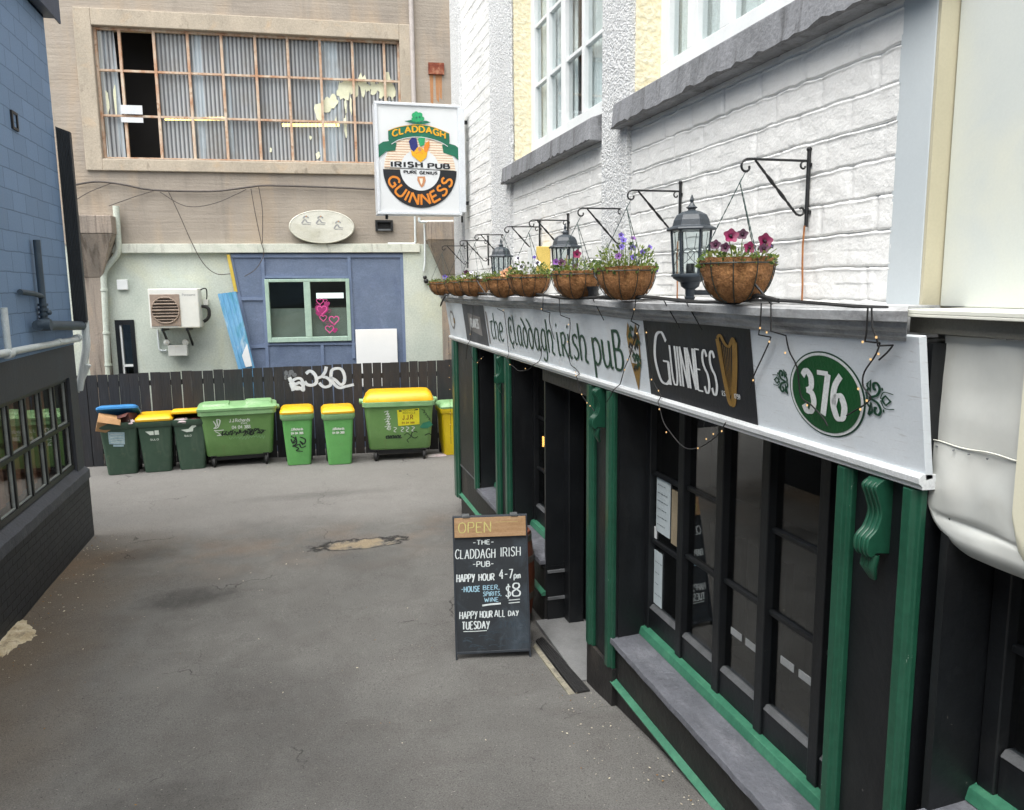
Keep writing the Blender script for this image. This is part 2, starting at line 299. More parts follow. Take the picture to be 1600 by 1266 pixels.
class Decal:
    """paint on a surface: P(u, v, h) gives the point at height h above it"""
    def __init__(s, P): s.P = P; s.mb = MB(); s.k = 0
    def hh(s, L): s.k += 1; return .0015 * L + .0008 + (s.k % 10) * .0001
    def poly(s, pts, mi=0, L=1):
        h = s.hh(L); s.mb.add([s.P(u, v, h) for u, v in pts], [tuple(range(len(pts)))], mi)
    def strip(s, A, B, mi=0, L=1):
        h = s.hh(L); n = len(A); s.mb.add([s.P(*p, h) for p in A] + [s.P(*p, h) for p in B], [(i, i + 1, n + i + 1, n + i) for i in range(n - 1)], mi)
    def stroke(s, pts, lo, hi=None, mi=0, L=1, nib=0.0, taper=False):
        hi = lo if hi is None else hi; n = len(pts); A = []; B = []
        for i in range(n):
            a = pts[max(i - 1, 0)]; b = pts[min(i + 1, n - 1)]; dx, dy = b[0] - a[0], b[1] - a[1]; l = math.hypot(dx, dy) or 1
            th = math.atan2(dy, dx); w = lo + (hi - lo) * abs(math.sin(th - nib))
            if taper: w *= .25 + .75 * math.sin(PI * min(1, max(0, i / (n - 1))))
            nx, ny = -dy / l * w / 2, dx / l * w / 2
            A.append((pts[i][0] + nx, pts[i][1] + ny)); B.append((pts[i][0] - nx, pts[i][1] - ny))
        s.strip(A, B, mi, L)
    def disc(s, cx, cy, rx, ry, mi=0, L=1, n=48): s.poly([(cx + rx * math.cos(2 * PI * i / n), cy + ry * math.sin(2 * PI * i / n)) for i in range(n)], mi, L)
    def ring(s, cx, cy, r0, r1, a0, a1, mi=0, L=1, n=40, asp=1):
        A = [(cx + r0 * math.cos(R(a0 + (a1 - a0) * i / n)), cy + asp * r0 * math.sin(R(a0 + (a1 - a0) * i / n))) for i in range(n + 1)]
        B = [(cx + r1 * math.cos(R(a0 + (a1 - a0) * i / n)), cy + asp * r1 * math.sin(R(a0 + (a1 - a0) * i / n))) for i in range(n + 1)]
        s.strip(A, B, mi, L)
    def glyphs(s, txt, font=G, sp=.2):
        x = 0; o = []
        for ch in txt:
            if ch == ' ': x += .42; continue
            w, st = font[ch]
            for cur, p in st: o.append((catmull(p, 5) if cur else p, x))
            x += w + sp
        return o, x - sp
    def text(s, txt, u, v, h, lo, hi=None, mi=0, L=2, font=G, sp=.2, fit=None, slant=0, jit=0, nib=0, centre=False, arc=None, rise=0):
        st, w = s.glyphs(txt, font, sp); k = (fit / w) if fit else h
        if centre: u -= w * k / 2
        for p, x in st:
            dy = random.uniform(-jit, jit) * h
            q = [((x + a) * k, b * h + slant * 0 + dy) for a, b in p]
            q = [(a + slant * b + random.uniform(-jit, jit) * h * .25, b) for a, b in q]
            if arc:                                # (cx, cy, radius, mid angle, +1 outside up / -1 inside)
                cx, cy, r, mid, sg = arc; W_ = w * k; o = []
                for a, b in q:
                    if sg > 0: th = R(mid) - (a - W_ / 2) / r; rr = r + b
                    else: th = R(mid) + (a - W_ / 2) / r; rr = r - b
                    o.append((cx + rr * math.cos(th), cy + rr * math.sin(th)))
                q = o
            else: q = [(u + a, v + b + rise * a) for a, b in q]
            if len(q) == 2: q = [q[0], ((q[0][0] + q[1][0]) / 2, (q[0][1] + q[1][1]) / 2), q[1]]
            s.stroke(q, lo, hi, mi, L, nib)
    def build(s, name, mats, parent, **k): return s.mb.build(name, mats, parent, **k)

# ================================================================== ground
def gz(x, y):
    b = np.interp(y, [5.6, 9.5, 14.2, 30], [0.0, -.045, -.1, -.1]); n = np.clip(5.7 - np.asarray(y, float), 0, 8)
    return b + np.where(n < .8, .1 * n * n / .8 * .8, .064 + .13 * (n - .8))
def gp(x, y):
    z = 0.
    for _ in range(6): p = on_z(x, y, z); z = float(gz(p[0], p[1]))
    return p
m_asph = (lambda: None)
def asphalt():
    t = NT("asphalt"); tc = t.vec()
    big = t.noise(.55, (1, .6, 1), 5); mid = t.noise(2.3, dist=.8); fine = t.noise(120, det=2); spk = t.noise(55, det=1)
    k = t.mix(t.ramp(big, .35, .65), C('#6a6966'), C('#565553')); k = t.mix(t.math('MULTIPLY', t.ramp(mid, .45, .75), .5), k, C('#514e4b'))
    sp = t.n('ShaderNodeSeparateXYZ'); t.l(t.tc.outputs['Object'], sp.inputs[0]); x, y = sp.outputs[0], sp.outputs[1]
    # lighter, drier surface at the far end by the bins; older seam across the alley
    far = t.ramp(t.math('ADD', y, t.math('MULTIPLY', t.noise(1.1), 1.6)), 10.6, 11.6); k = t.mix(t.math('MULTIPLY', far, .5), k, C('#83817e'))
    # brown moss and silt along the left wall
    br = t.ramp(t.math('ADD', x, t.math('MULTIPLY', t.noise(1.6, (1, .5, 1)), 1.5)), -.7, -1.9)
    br = t.math('MULTIPLY', br, t.ramp(y, 11.2, 9.6)); k = t.mix(t.math('MULTIPLY', br, .55), k, C('#5e4c33'))
    # ruddy worn band before the seam
    rd = t.math('MULTIPLY', t.ramp(y, 8.2, 9.4), t.ramp(y, 10.6, 9.6)); rd = t.math('MULTIPLY', rd, t.ramp(t.noise(1.4), .45, .65)); k = t.mix(t.math('MULTIPLY', rd, .3), k, C('#7a6450'))
    # dark oil stains
    for (cx, cy, rx, ry, am) in ((-1.15, 8.05, .5, .3, .75), (-.6, 5.2, .9, 1.5, .25), (.2, 11.9, 1.4, .25, .3), (-.9, 4.4, .6, .35, .35), (-1.9, 9.6, .5, .3, .4)):
        dx = t.math('MULTIPLY', t.math('SUBTRACT', x, cx), 1 / rx); dy = t.math('MULTIPLY', t.math('SUBTRACT', y, cy), 1 / ry)
        d = t.math('ADD', t.math('MULTIPLY', dx, dx), t.math('MULTIPLY', dy, dy)); d = t.math('ADD', d, t.math('MULTIPLY', t.noise(5), 1.6))
        k = t.mix(t.math('MULTIPLY', t.ramp(d, 1.9, .6), am), k, C('#262524'))
    # pale broken patch
    dx = t.math('MULTIPLY', t.math('SUBTRACT', x, .63), 1 / .62); dy = t.math('MULTIPLY', t.math('SUBTRACT', y, 9.32), 1 / .22)
    d = t.math('ADD', t.math('MULTIPLY', dx, dx), t.math('MULTIPLY', dy, dy)); d = t.math('ADD', d, t.math('MULTIPLY', t.noise(7, det=4), 2.4))
    k = t.mix(t.math('MULTIPLY', t.ramp(d, 1.75, 1.25), .85), k, C('#8f8168')); edge = t.math('MULTIPLY', t.ramp(d, 2.3, 1.95), t.ramp(d, 1.6, 1.9)); k = t.mix(edge, k, C('#1c1b1a'))
    # cracks
    vo = t.n('ShaderNodeTexVoronoi', feature='DISTANCE_TO_EDGE'); vo.inputs['Scale'].default_value = .55
    va = t.n('ShaderNodeVectorMath', operation='ADD'); nz = t.n('ShaderNodeTexNoise'); nz.inputs['Scale'].default_value = 3; nz.inputs['Detail'].default_value = 6
    t.l(tc, nz.inputs['Vector']); sc = t.n('ShaderNodeVectorMath', operation='SCALE'); sc.inputs['Scale'].default_value = .5; t.l(nz.outputs['Color'], sc.inputs[0])
    t.l(tc, va.inputs[0]); t.l(sc.outputs[0], va.inputs[1]); t.l(va.outputs[0], vo.inputs['Vector'])
    cr = t.math('MULTIPLY', t.ramp(vo.outputs['Distance'], .004, .0005), t.ramp(t.noise(.8), .53, .6)); k = t.mix(t.math('MULTIPLY', cr, .8), k, C('#1a1918'))
    # aggregate
    k = t.mix(1.0, k, t.mix(t.ramp(fine, .3, .7), (.66, .66, .66, 1), (1.34, 1.34, 1.34, 1)), 'MULTIPLY'); k = t.mix(t.ramp(spk, .74, .8), k, C('#8f8c85')); k = t.mix(t.ramp(t.noise(85, det=1), .68, .74), k, C('#2f2e2d'))
    hgt = t.math('SUBTRACT', t.math('ADD', t.math('MULTIPLY', fine, .5), t.math('MULTIPLY', mid, .7)), t.math('MULTIPLY', cr, 1.5))
    t.bsdf(k, t.math('ADD', .72, t.math('MULTIPLY', mid, .2)), 0, .35, hgt, .45, .012); return t.m
xs = np.concatenate([[-90, -40, -15, -6], np.arange(-3.2, 3.2, .06), [6, 15, 40, 90]]); ys = np.concatenate([[-90, -30, -8, -2, 1], np.arange(2.6, 15.6, .06), [18, 30, 60, 110]])
gx, gy = np.meshgrid(xs, ys, indexing='ij'); zz = gz(gx, np.clip(gy, 2.0, 30))
zz = zz + .022 * (vnoise(gx * .8, gy * .8, 1) - .5) + .008 * (vnoise(gx * 3.1, gy * 3.1, 2) - .5)
dd = ((gx - .63) / .62) ** 2 + ((gy - 9.32) / .24) ** 2; zz = zz - np.clip(1.2 - dd, 0, 1) * .035 + np.clip(1.1 - dd, 0, 1) * .04 * vnoise(gx * 14, gy * 14, 3)
gr = grid_obj("ground", np.stack([gx, gy, zz], -1).reshape(-1, 3), len(xs), len(ys), asphalt()); tag(gr, "grey worn asphalt alley with cracks, stains and a pale broken patch", "ground", kind="structure")

# ================================================================== shared materials
m_black = mat("black paint", '#0f1114', '#15181b', .42, 3, bump=.12, bscale=25, dirt=('#3b3b39', .25, 5, (1, 1, .4), .55, .8), dirt2=('#77756f', .5, 40, (1, 1, .6), .72, .75))
m_blackb = mat("weathered black paint", '#1a191a', '#232120', .55, 3, bump=.3, bscale=18, dirt=('#4a443c', .5, 3, (1, 1, .6), .5, .8), dirt2=('#8a857a', .5, 28, (1, 1, .8), .70, .74))
m_green = mat("green gloss paint", '#1b4635', '#1f4f3c', .32, 3, bump=.1, bscale=14, dirt=('#123c2b', .35, 6, (1, 1, .3), .5, .75), dirt2=('#9fb0a4', .6, 34, (1, 1, .5), .70, .73))
m_greenlt = mat("worn green paint", '#2f6750', '#3e775e', .4, 6, bump=.12, bscale=20, dirt=('#5d9a78', .4, 7, (1, 1, 1), .55, .75))
m_white = mat("white paint", '#dfe2e2', '#d3d7d8', .45, 3, bump=.08, bscale=30, grain=.04, dirt=('#a9a69e', .4, 6, (1, 1, .3), .58, .8))
m_whitef = mat("white window paint", '#e6e9e9', '#dce0e0', .4, 4, bump=.06, grain=.03)
m_cream = mat("cream metal paint", '#dcdcd0', '#d6d7cd', .38, 1.5, bump=.04, bscale=8, grain=.03, dirt=('#aaa594', .22, 3, (1, 1, .5), .5, .85))
m_iron = mat("black wrought iron", '#121417', '#1b1c1f', .45, 20, bump=.2, bscale=80)
m_rust = mat("rusty steel", '#8a5a38', '#a88a70', .75, 8, bump=.4, dirt=('#6b3318', .7, 9, (1, 1, 1), .5, .7))
m_dark = mat("dark interior", '#0c0d10', '#14130f', .85, 2)
m_room = mat("interior plaster", '#6b6862', '#57544f', .8, 1)
m_glass = glass("window glass", (.62, .66, .68, 1), 2.0)
m_glassu = glass("upper window glass", (.95, .97, .97, 1), 1.45, wob=.03)
m_rubber = mat("black rubber", '#1a1a1b', '#242424', .7, 20, bump=.2)
m_galv = mat("grey steel", '#6b6e70', '#808385', .45, 12, metal=.6)

# ================================================================== pub building: painted masonry above
PX = 2.2                                            # face of the painted blocks
pub = thing("pub_building", "white painted block pub with a black and green shopfront, filling the right side", "building", (PX, 6.5, 0))
def m_wallf():
    t = NT("white painted blockwork"); n = t.noise(1.2); k = t.mix(t.ramp(n, .3, .7), C('#e9e9e6'), C('#dddedc'))
    k = t.mix(t.math('MULTIPLY', t.ramp(t.noise(5, (1, 1, .35)), .58, .85), .3), k, C('#a5a6a6')); k = t.mix(t.ramp(t.noise(38, det=2), .76, .82), k, C('#8f8d88'))
    t.bsdf(k, .55, 0, .4, t.math('ADD', t.noise(60), t.math('MULTIPLY', t.noise(14), 1.5)), .4, .01); return t.m
m_wall = m_wallf()
def roughcast(name, c1, c2, sc=70, s=.9):
    t = NT(name); a = t.noise(sc, det=2, rough=.5); k = t.mix(t.ramp(a, .35, .62), C(c1), C(c2)); k = t.mix(t.math('MULTIPLY', t.ramp(t.noise(2), .5, .8), .2), k, C('#9a9d9e'))
    t.bsdf(k, .75, 0, .3, t.math('ADD', a, t.math('MULTIPLY', t.noise(sc / 3), .8)), s, .025); return t.m
m_rough = roughcast("roughcast render", '#c3c6c8', '#e0e1e0'); m_yell = roughcast("cream yellow render", '#e2d7b2', '#ece5c9', 28, .45)
def wall_patch(y0, y1, z0, z1, sy, sz):
    ny, nz = int((y1 - y0) / sy) + 1, int((z1 - z0) / sz) + 1; Y, Z = np.meshgrid(np.linspace(y0, y1, ny), np.linspace(z0, z1, nz), indexing='ij')
    CH = .134; wob = .007 * (vnoise(Y * 2.2, np.round(Z / CH) * 3.3, 5) - .5) + .009 * (vnoise(Y * 15, np.round(Z / CH) * 5.1, 6) - .5)
    q = (Z - 2.93 + wob) / CH; row = np.round(q); d = (q - row) * CH
    amp = .35 + .9 * vnoise(Y * 2.5, row * 7.7 + 3, 11); gro = amp * (np.exp(-(d / .0042) ** 2) * .013 - np.exp(-((d + .0095) / .005) ** 2) * .0055 * (.4 + vnoise(Y * 24, row * 3.7, 15)))
    blk = .34; yy = Y / blk + .5 * (row % 2) + .3 * vnoise(row * 3.1 + .5, row * 0 + 1.5, 9); dj = (yy - np.round(yy)) * blk; cell = np.floor(q) * 1.0
    rw = np.floor(q); yj = Y / blk + .5 * (rw % 2) + .35 * vnoise(rw * 3.1 + .5, rw * 0 + 1.5, 9) + .02 * vnoise(Z * 40, rw, 16); dj = (yj - np.round(yj)) * blk; gro = gro + .011 * np.exp(-(dj / .009) ** 2) * (.25 + vnoise(np.round(yj) * 3.3 + 9, rw * 4 + 2, 8))
    lump = .004 * (vnoise(Y * 5, Z * 7, 12) - .5) + .004 * (vnoise(Y * 17, Z * 22, 13) - .5) + .006 * (vnoise(np.round(yy) * 5.7, cell * 3.1, 14) - .5)
    X = PX + gro - lump; return np.stack([X, Y, Z], -1).reshape(-1, 3), ny, nz
V, a, b = wall_patch(2.56, 8.0, 2.8, 4.22, .013, .0038); grid_obj("block_wall", V, a, b, m_wall, pub, (PX, 6.5, 0))
V, a, b = wall_patch(7.9, 10.8, 2.6, 8.0, .03, .008); grid_obj("block_wall", V, a, b, m_wall, pub, (PX, 6.5, 0))
mb = MB(); mb.box(PX, PX + .3, 2.4, 7.9, 6.4, 8.0); mb.box(PX + .01, 8, 10.8, 11.0, 0, 8.0); mb.box(PX + .27, PX + .3, 2.4, 10.8, 2.6, 4.1); mb.box(PX + .27, PX + .3, 7.95, 10.8, 4.1, 8); mb.box(2.5, 8, 2.2, 10.8, 7.95, 8.05)
mb.build("rear_shell", m_wall, pub)
for y0, y1 in ((4.985, 5.43), (7.92, 8.7), (10.3, 10.83)):
    MB().box(PX - .035, PX + .25, y0, y1, 2.7, 8.0).build("roughcast_pilaster", m_rough, pub, bevel=.006)
# yellow reveals beside the windows
mb = MB(); WX = 2.42
for y in (7.9, 4.97, 5.40, 2.37): MB().box(PX + .02, WX + .06, y, y + .03, 4.1, 6.4).build("window_reveal", m_yell, pub)
m_sill = mat("weathered cement sill", '#84868a', '#6e7073', .7, 3, (1, 1, .25), bump=.35, bscale=40, dirt=('#3d3d3d', .75, 9, (1, 1.6, .25), .52, .7), dirt2=('#a9abae', .5, 6, (1, 1, .4), .5, .75))
m_sootf = mat("black grime", '#2a2a2b', '#3b3b3b', .9, 20)
for (y0, y1) in ((5.5, 8.02), (2.35, 5.1)):
    mb = MB(); mb.prism([(PX - .1, 4.03), (PX - .085, 4.19), (WX + .05, 4.31), (WX + .05, 4.03)], 'y', y0, y1); o = mb.build("window_sill", m_sill, pub, bevel=.006)
    gr_ = MB(); n = 60; ys_ = [y0 + (y1 - y0) * i / n for i in range(n + 1)]; h_ = [random.random() ** 2 * .022 + .003 for _ in ys_]      # ragged grime along the drip edge
    gr_.add([(PX - .1025, y, 4.028) for y in ys_] + [(PX - .1025 + .001, y, 4.034 + h) for y, h in zip(ys_, h_)], [(i, i + 1, n + 2 + i, n + 1 + i) for i in range(n)]); gr_.build("grime", m_sootf, o)
def casement(y0, y1, stiles, zs, parent, curtain=True):
    """stiles: (y, half width); zs: heights of glazing bars"""
    z0, z1 = 4.31, 6.35; mb = MB(); mb.box(WX - .03, WX + .05, y0, y1, z0, z0 + .11); mb.box(WX - .03, WX + .05, y0, y1, z1 - .08, z1)
    for y, w in stiles: mb.box(WX - .028, WX + .045, y - w, y + w, z0 + .11, z1 - .08)
    ss = sorted(stiles)
    for i in range(len(ss) - 1):
        for z in zs: mb.box(WX - .015, WX + .03, ss[i][0] + ss[i][1], ss[i + 1][0] - ss[i + 1][1], z - .016, z + .016)
    f = mb.build("window", m_whitef, parent, bevel=.004)
    MB().box(WX + .008, WX + .012, y0 + .03, y1 - .03, z0 + .1, z1 - .07).build("glass", m_glassu, f)
    if curtain:
        c = MB()
        for (a, b) in ((y0 + .05, y0 + (y1 - y0) * .5), (y0 + (y1 - y0) * .56, y1 - .05)):
            n = 90; A = [(WX + .075 + .016 * math.sin(i * 1.4 + .5 * math.sin(i)), a + (b - a) * i / n) for i in range(n + 1)]
            c.loft([[(x, y, 4.4) for x, y in A], [(x, y, 6.35) for x, y in A]], False, False, closed=False)
        c.build("curtain", mat("pale net curtain", '#dfe5e4', '#cdd6d6', .9, 4), f, smooth=60)
    return f
casement(5.44, 7.9, [(5.5, .06), (5.93, .03), (6.42, .03), (6.92, .055), (7.36, .03), (7.84, .06)], [4.95, 5.5, 6.0], pub)
casement(2.4, 4.97, [(2.5, .06), (3.1, .06), (3.72, .06), (4.17, .055), (4.55, .06), (4.92, .06)], [5.25], pub)
mb = MB(); mb.box(2.5, 5, 2.3, 2.35, 4, 6.6); mb.box(5, 5.1, 2.3, 8.1, 4, 6.6); mb.box(2.5, 5, 8.0, 8.05, 4, 6.6); mb.box(2.5, 5, 2.3, 8.0, 4.0, 4.05); mb.box(2.5, 5, 2.3, 8.0, 6.5, 6.6); mb.build("upper_room", m_room, pub)
mb = MB()
for y in (5.75, 6.7, 7.2): mb.box(2.75, 2.82, y, y + .05, 4.3, 5.4)
mb.box(2.75, 2.82, 5.6, 7.5, 5.35, 5.42); mb.box(2.8, 2.85, 6.0, 7.0, 4.3, 4.85); mb.build("stacked_furniture", mat("pale timber", '#9a7a55', '#b08f68', .6, 6), pub)

# ------------------------------------------------------------------ pub shopfront
SF = 2.03; GW = 2.28                                # shopfront face, window plane
def trim(name, y0, y1, z0, z1, parent, x=SF, d=.045, m=m_green):
    """moulded upright: three stepped reeds"""
    w = y1 - y0; mb = MB(); mb.prism([(x + .002, y0), (x - d * .5, y0), (x - d * .6, y0 + w * .2), (x - d, y0 + w * .28), (x - d, y0 + w * .72), (x - d * .6, y0 + w * .8), (x - d * .5, y1), (x + .002, y1)], 'z', z0, z1)
    return mb.build(name, m, parent, bevel=.004)
def corbel(y, z1, parent, s=1.0):
    """scrolled console bracket, profile in x-z"""
    prof = []
    for x, z in catmull([(-.05, 0), (-.10, -.03), (-.075, -.08), (-.05, -.14), (-.075, -.2), (-.125, -.24), (-.13, -.29), (-.10, -.315), (-.07, -.30)], 6): prof.append((SF + x * s * .72 - .01, z1 + z * s))
    prof += [(SF + .03, z1 - .31 * s), (SF + .03, z1)]
    mb = MB(); w = .042 * s
    mb.prism(prof, 'y', y - w, y + w); o = mb.build("corbel", m_green, parent, bevel=.004)
    r = MB()
    for k in (-.6, 0, .6): r.tube([(p[0] - .002, y + k * w, p[1]) for p in prof[3:-6]], .004 * s, 6)
    for k in (-1, 0, 1): r.tube([(SF - .045, y + k * .022, z1 - .31 * s), (SF - .055, y + k * .02, z1 - .36 * s), (SF - .03, y + k * .007, z1 - .42 * s)], [.016, .018, .008], 8)
    r.build("reeding", m_green, o, smooth=50)
ZT = 2.40; ZC = 2.305
def pilaster(ya, yb, z0, cb=True, zc=2.305, w=.13, cm=m_black, base=True, yc=None):
    p = MB().box(SF, SF + .22, ya + .01, yb - .01, z0, ZT).build("shop_pilaster", cm, pub)
    trim("moulding", ya, ya + w, z0, ZC, p); trim("moulding", yb - w, yb, z0, ZC, p)
    if base: MB().box(SF - .025, SF + .2, ya - .0, yb + .0, -.3, z0 - .002).build("plinth", m_blackb, p, bevel=.004)
    if cb: corbel(yc or (ya + yb) / 2, zc, p, .9)
pilaster(2.12, 2.55, -.3, zc=2.305, w=.088, base=False, yc=2.315)
pilaster(4.78, 5.27, .36, w=.12)
pilaster(7.44, 8.0, .30, w=.16)
mb = MB().box(SF, SF + .22, 9.0, 10.15, .66, ZT); p = mb.build("shop_pilaster", m_blackb, pub); trim("moulding", 8.93, 9.07, .6, ZC, p); trim("moulding", 10.05, 10.35, .2, ZC, p)
def bay(y0, y1, zs, ground, panes, strip=True):
    """stallriser, sill and glazed screen between two pilasters"""
    o = MB().box(SF + .01, SF + .2, y0, y1, -.35, zs - .05).build("stallriser", m_blackb, pub)
    MB().box(SF - .006, SF + .012, y0 + .0, y1, zs - .075, zs - .052).build("bead", m_black, o)
    if strip: MB().prism([(SF + .012, ground), (SF - .022, ground), (SF - .03, ground + .02), (SF + .012, ground + .045)], 'y', y0 - .02, y1).build("green_bead", m_greenlt, o)
    s = MB(); n = int((y1 - y0) / .05); rr = []
    for i in range(n + 1):
        y = y0 + (y1 - y0) * i / n; j = .0015 * math.sin(i * .9) + .004 * random.random() ** 3
        rr.append([(SF - .035 + j, y, zs - .04), (SF - .03 + j, y, zs - .004 + .003 * random.random()), (GW - .04, y, zs + .012), (GW - .04, y, zs - .04)])
    s.loft(rr); s.build("shop_sill", m_slate, pub, bevel=.003)
    MB().prism([(GW - .075, zs + .012), (GW - .06, zs + .062), (GW + .03, zs + .085), (GW + .03, zs + .0)], 'y', y0 + .005, y1 - .005).build("sill_strip", m_greenlt, pub, bevel=.004)
    zb = zs + .07; fr = MB()
    ed = [panes[0][0]] + [q[1] for q in panes]
    for i, y in enumerate(ed): fr.box(GW - .035, GW + .05, y - .035 - (.02 if i in (0,) else 0), y + .035, zb, ZT)
    for a, b, bars in panes:
        fr.box(GW - .02, GW + .04, a + .035, b - .035, zb, zb + .15); fr.box(GW - .02, GW + .04, a + .035, b - .035, ZT - .1, ZT)
        for z in bars: fr.box(GW - .012, GW + .025, a + .035, b - .035, z - .013, z + .013)
    w = fr.build("shop_window", m_black, pub, bevel=.005)
    be = MB()
    for a, b, bars in panes: be.prism([(GW - .024, zb + .15), (GW - .004, zb + .172), (GW + .03, zb + .172), (GW + .03, zb + .15)], 'y', a + .04, b - .04)
    be.build("glazing_bead", m_bead, w)
    MB().box(GW + .010, GW + .014, y0 + .02, y1 - .02, zb + .1, ZT - .05).build("glass", m_glass, w)
    MB().box(SF + .02, GW + .03, y1 - .02, y1 + .012, zs - .3, ZT).build("jamb", m_black, pub); MB().box(SF + .02, GW + .03, y0 - .012, y0 + .02, zs - .3, ZT).build("jamb", m_black, pub)
    MB().box(SF + .02, GW + .05, y0 - .012, y1 + .012, ZT - .02, ZT + .02).build("soffit", m_black, pub)
    return w
m_slate = mat("painted stone sill", '#66686f', '#55575d', .55, 5, (1, .6, 1), bump=.6, bscale=22, dirt=('#8a8b91', .45, 8, (1, .4, 1), .52, .72))
m_bead = mat("dusty grey paint", '#5a5c5e', '#47494b', .6, 8)
w1 = bay(2.55, 4.80, .585, .24, [(2.20, 2.5, [1.76, 1.33]), (2.5, 2.93, [1.76, 1.33]), (2.93, 3.39, [1.77, 1.335]), (3.39, 3.83, [1.34]), (3.83, 4.29, [1.765, 1.33]), (4.29, 4.76, [1.75, 1.28])][1:])
bay(6.42, 7.45, .585, .26, [(6.47, 6.93, [1.72, 1.2]), (6.93, 7.42, [1.72, 1.2])])
bay(8.0, 8.95, .62, .26, [(8.05, 8.5, [1.75, 1.25]), (8.5, 8.9, [1.75, 1.25])])
mb = MB(); mb.box(SF + .01, SF + .2, 8.95, 10.1, -.3, .66); o = mb.build("stallriser", m_blackb, pub); MB().prism([(SF + .012, .24), (SF - .02, .24), (SF - .028, .26), (SF + .012, .285)], 'y', 8.9, 10.1).build("green_bead", m_greenlt, o)
MB().box(SF - .004, SF + .015, 8.95, 10.1, .655, .675).build("bead", m_bead, o)
w0 = bay(.2, 2.06, 1.17, 1.0, [(.3, .9, [1.75]), (.9, 1.45, [1.75]), (1.45, 2.0, [1.78])], strip=False)
# notices taped inside the glass, seat backs seen behind it
m_paper = mat("printed paper", '#b9c3c6', '#a7b2b6', .8, 3, grain=.05); m_paperl = mat("faded kraft paper", '#93866f', '#7f745f', .8, 4); m_ink = mat("grey ink", '#5d6468', '#5d6468', .8)
def notice(y0, y1, z0, z1, m, n, lines=6):
    o = MB().box(GW + .005, GW + .008, y0, y1, z0, z1).build("paper_notice", m, w1); d = Decal(lambda u, v, h: (GW + .005 - h, y1 - u, z0 + v))
    for i in range(lines):
        v = (z1 - z0) * (1 - (i + 1) / (lines + 1)); x = .02
        while x < (y1 - y0) * random.uniform(.6, .95): l = random.uniform(.01, .04); d.stroke([(x, v), (x + l * .5, v), (x + l, v)], .005); x += l + .008
    if lines: d.build("print", m_ink, o)
notice(4.50, 4.70, 1.36, 1.74, m_paper, 0); notice(4.36, 4.48, 1.34, 1.70, m_paperl, 0, 0); notice(4.60, 4.72, .84, 1.22, m_paper, 0, 4); notice(4.69, 4.73, 1.30, 1.38, m_white, 0, 0)
for yc, z in ((3.6, 1.07), (3.13, 1.12)):
    for a, b in ((.02, .13), (-.13, -.02)): MB().box(GW + .005, GW + .0085, yc + a, yc + b, z - .02, z + .02).build("glass_sticker", mat("dull white tape", '#8f9293', '#7f8283', .7), w1)
# the bar room behind the glass
mb = MB(); mb.box(2.5, 6, .3, .4, -.2, 2.7); mb.box(6, 6.1, .3, 10.6, -.2, 2.7); mb.box(2.5, 6, 10.5, 10.6, -.2, 2.7); mb.box(2.45, 6, .3, 10.5, -.25, -.2); mb.box(2.3, 6, .3, 10.5, 2.5, 2.6); mb.build("bar_room", m_dark, pub)
mb = MB()
for y in (2.7, 3.3, 3.9, 4.4): mb.box(2.75, 2.8, y, y + .4, .3, 1.35); mb.box(2.6, 2.8, y, y + .4, .6, .66)
mb.build("bar_seating", mat("dark leather", '#1b1713', '#241d17', .4, 5), pub)
# door recess
mb = MB(); mb.box(SF + .35, SF + .42, 5.3, 6.4, -.1, ZT); d_ = mb.build("pub_door", m_black, pub)
mb = MB()
for z0, z1 in ((.1, .55), (.7, 1.15)): mb.box(SF + .335, SF + .352, 5.4, 6.15, z0, z1)
mb.build("door_panel", m_black, d_, bevel=.008)
MB().lathe([(.001, 0), (.03, .005), (.028, .03), (.001, .04)], (SF + .31, 5.55, 1.0), 12, axis='x').build("door_knob", mat("brass", '#8a6a2a', '#7a5a20', .3, metal=1), d_, smooth=40)
MB().box(SF + .0, SF + .4, 5.27, 6.42, ZT - .2, ZT).build("door_lintel", m_blackb, pub)
o = MB().box(GW - .06, GW + .08, 6.28, 6.44, -.15, ZT - .2).build("door_frame", m_black, pub, bevel=.006)
trim("green_post", 5.27, 5.45, -.05, ZT - .2, pub, x=GW - .02)
mb = MB(); mb.box(SF + .03, GW - .04, 6.405, 6.425, -.15, .53); o = mb.build("recess_end", m_black, pub)
for z in (.47, .22, -.03): MB().prism([(6.412, z), (6.385, z), (6.39, z + .02), (6.412, z + .025)], 'x', SF + .03, GW - .04).build("bead", m_bead, o)
MB().box(SF - .075, SF + .42, 5.28, 6.42, -.3, .03).build("threshold", mat("worn concrete floor", '#7c7d7d', '#6b6c6c', .75, 3, bump=.3), pub)
# lamps glowing inside the far bay
m_warm = emit("warm lamp", '#ffb45a', 3.5)
for (px, py) in ((848, 690), (871, 692)):
    q = on_x(px, py, 2.62); o = MB().ball((2.62, q[1], q[2]), .03, 10, sq=(1, 1, 2.2)).build("wall_lamp", m_warm, pub, smooth=60)
q = on_x(871, 700, GW - .01); MB().box(GW + .004, GW + .007, q[1] - .09, q[1] + .06, q[2] - .32, q[2] - .02).build("paper_notice", m_paper, pub)
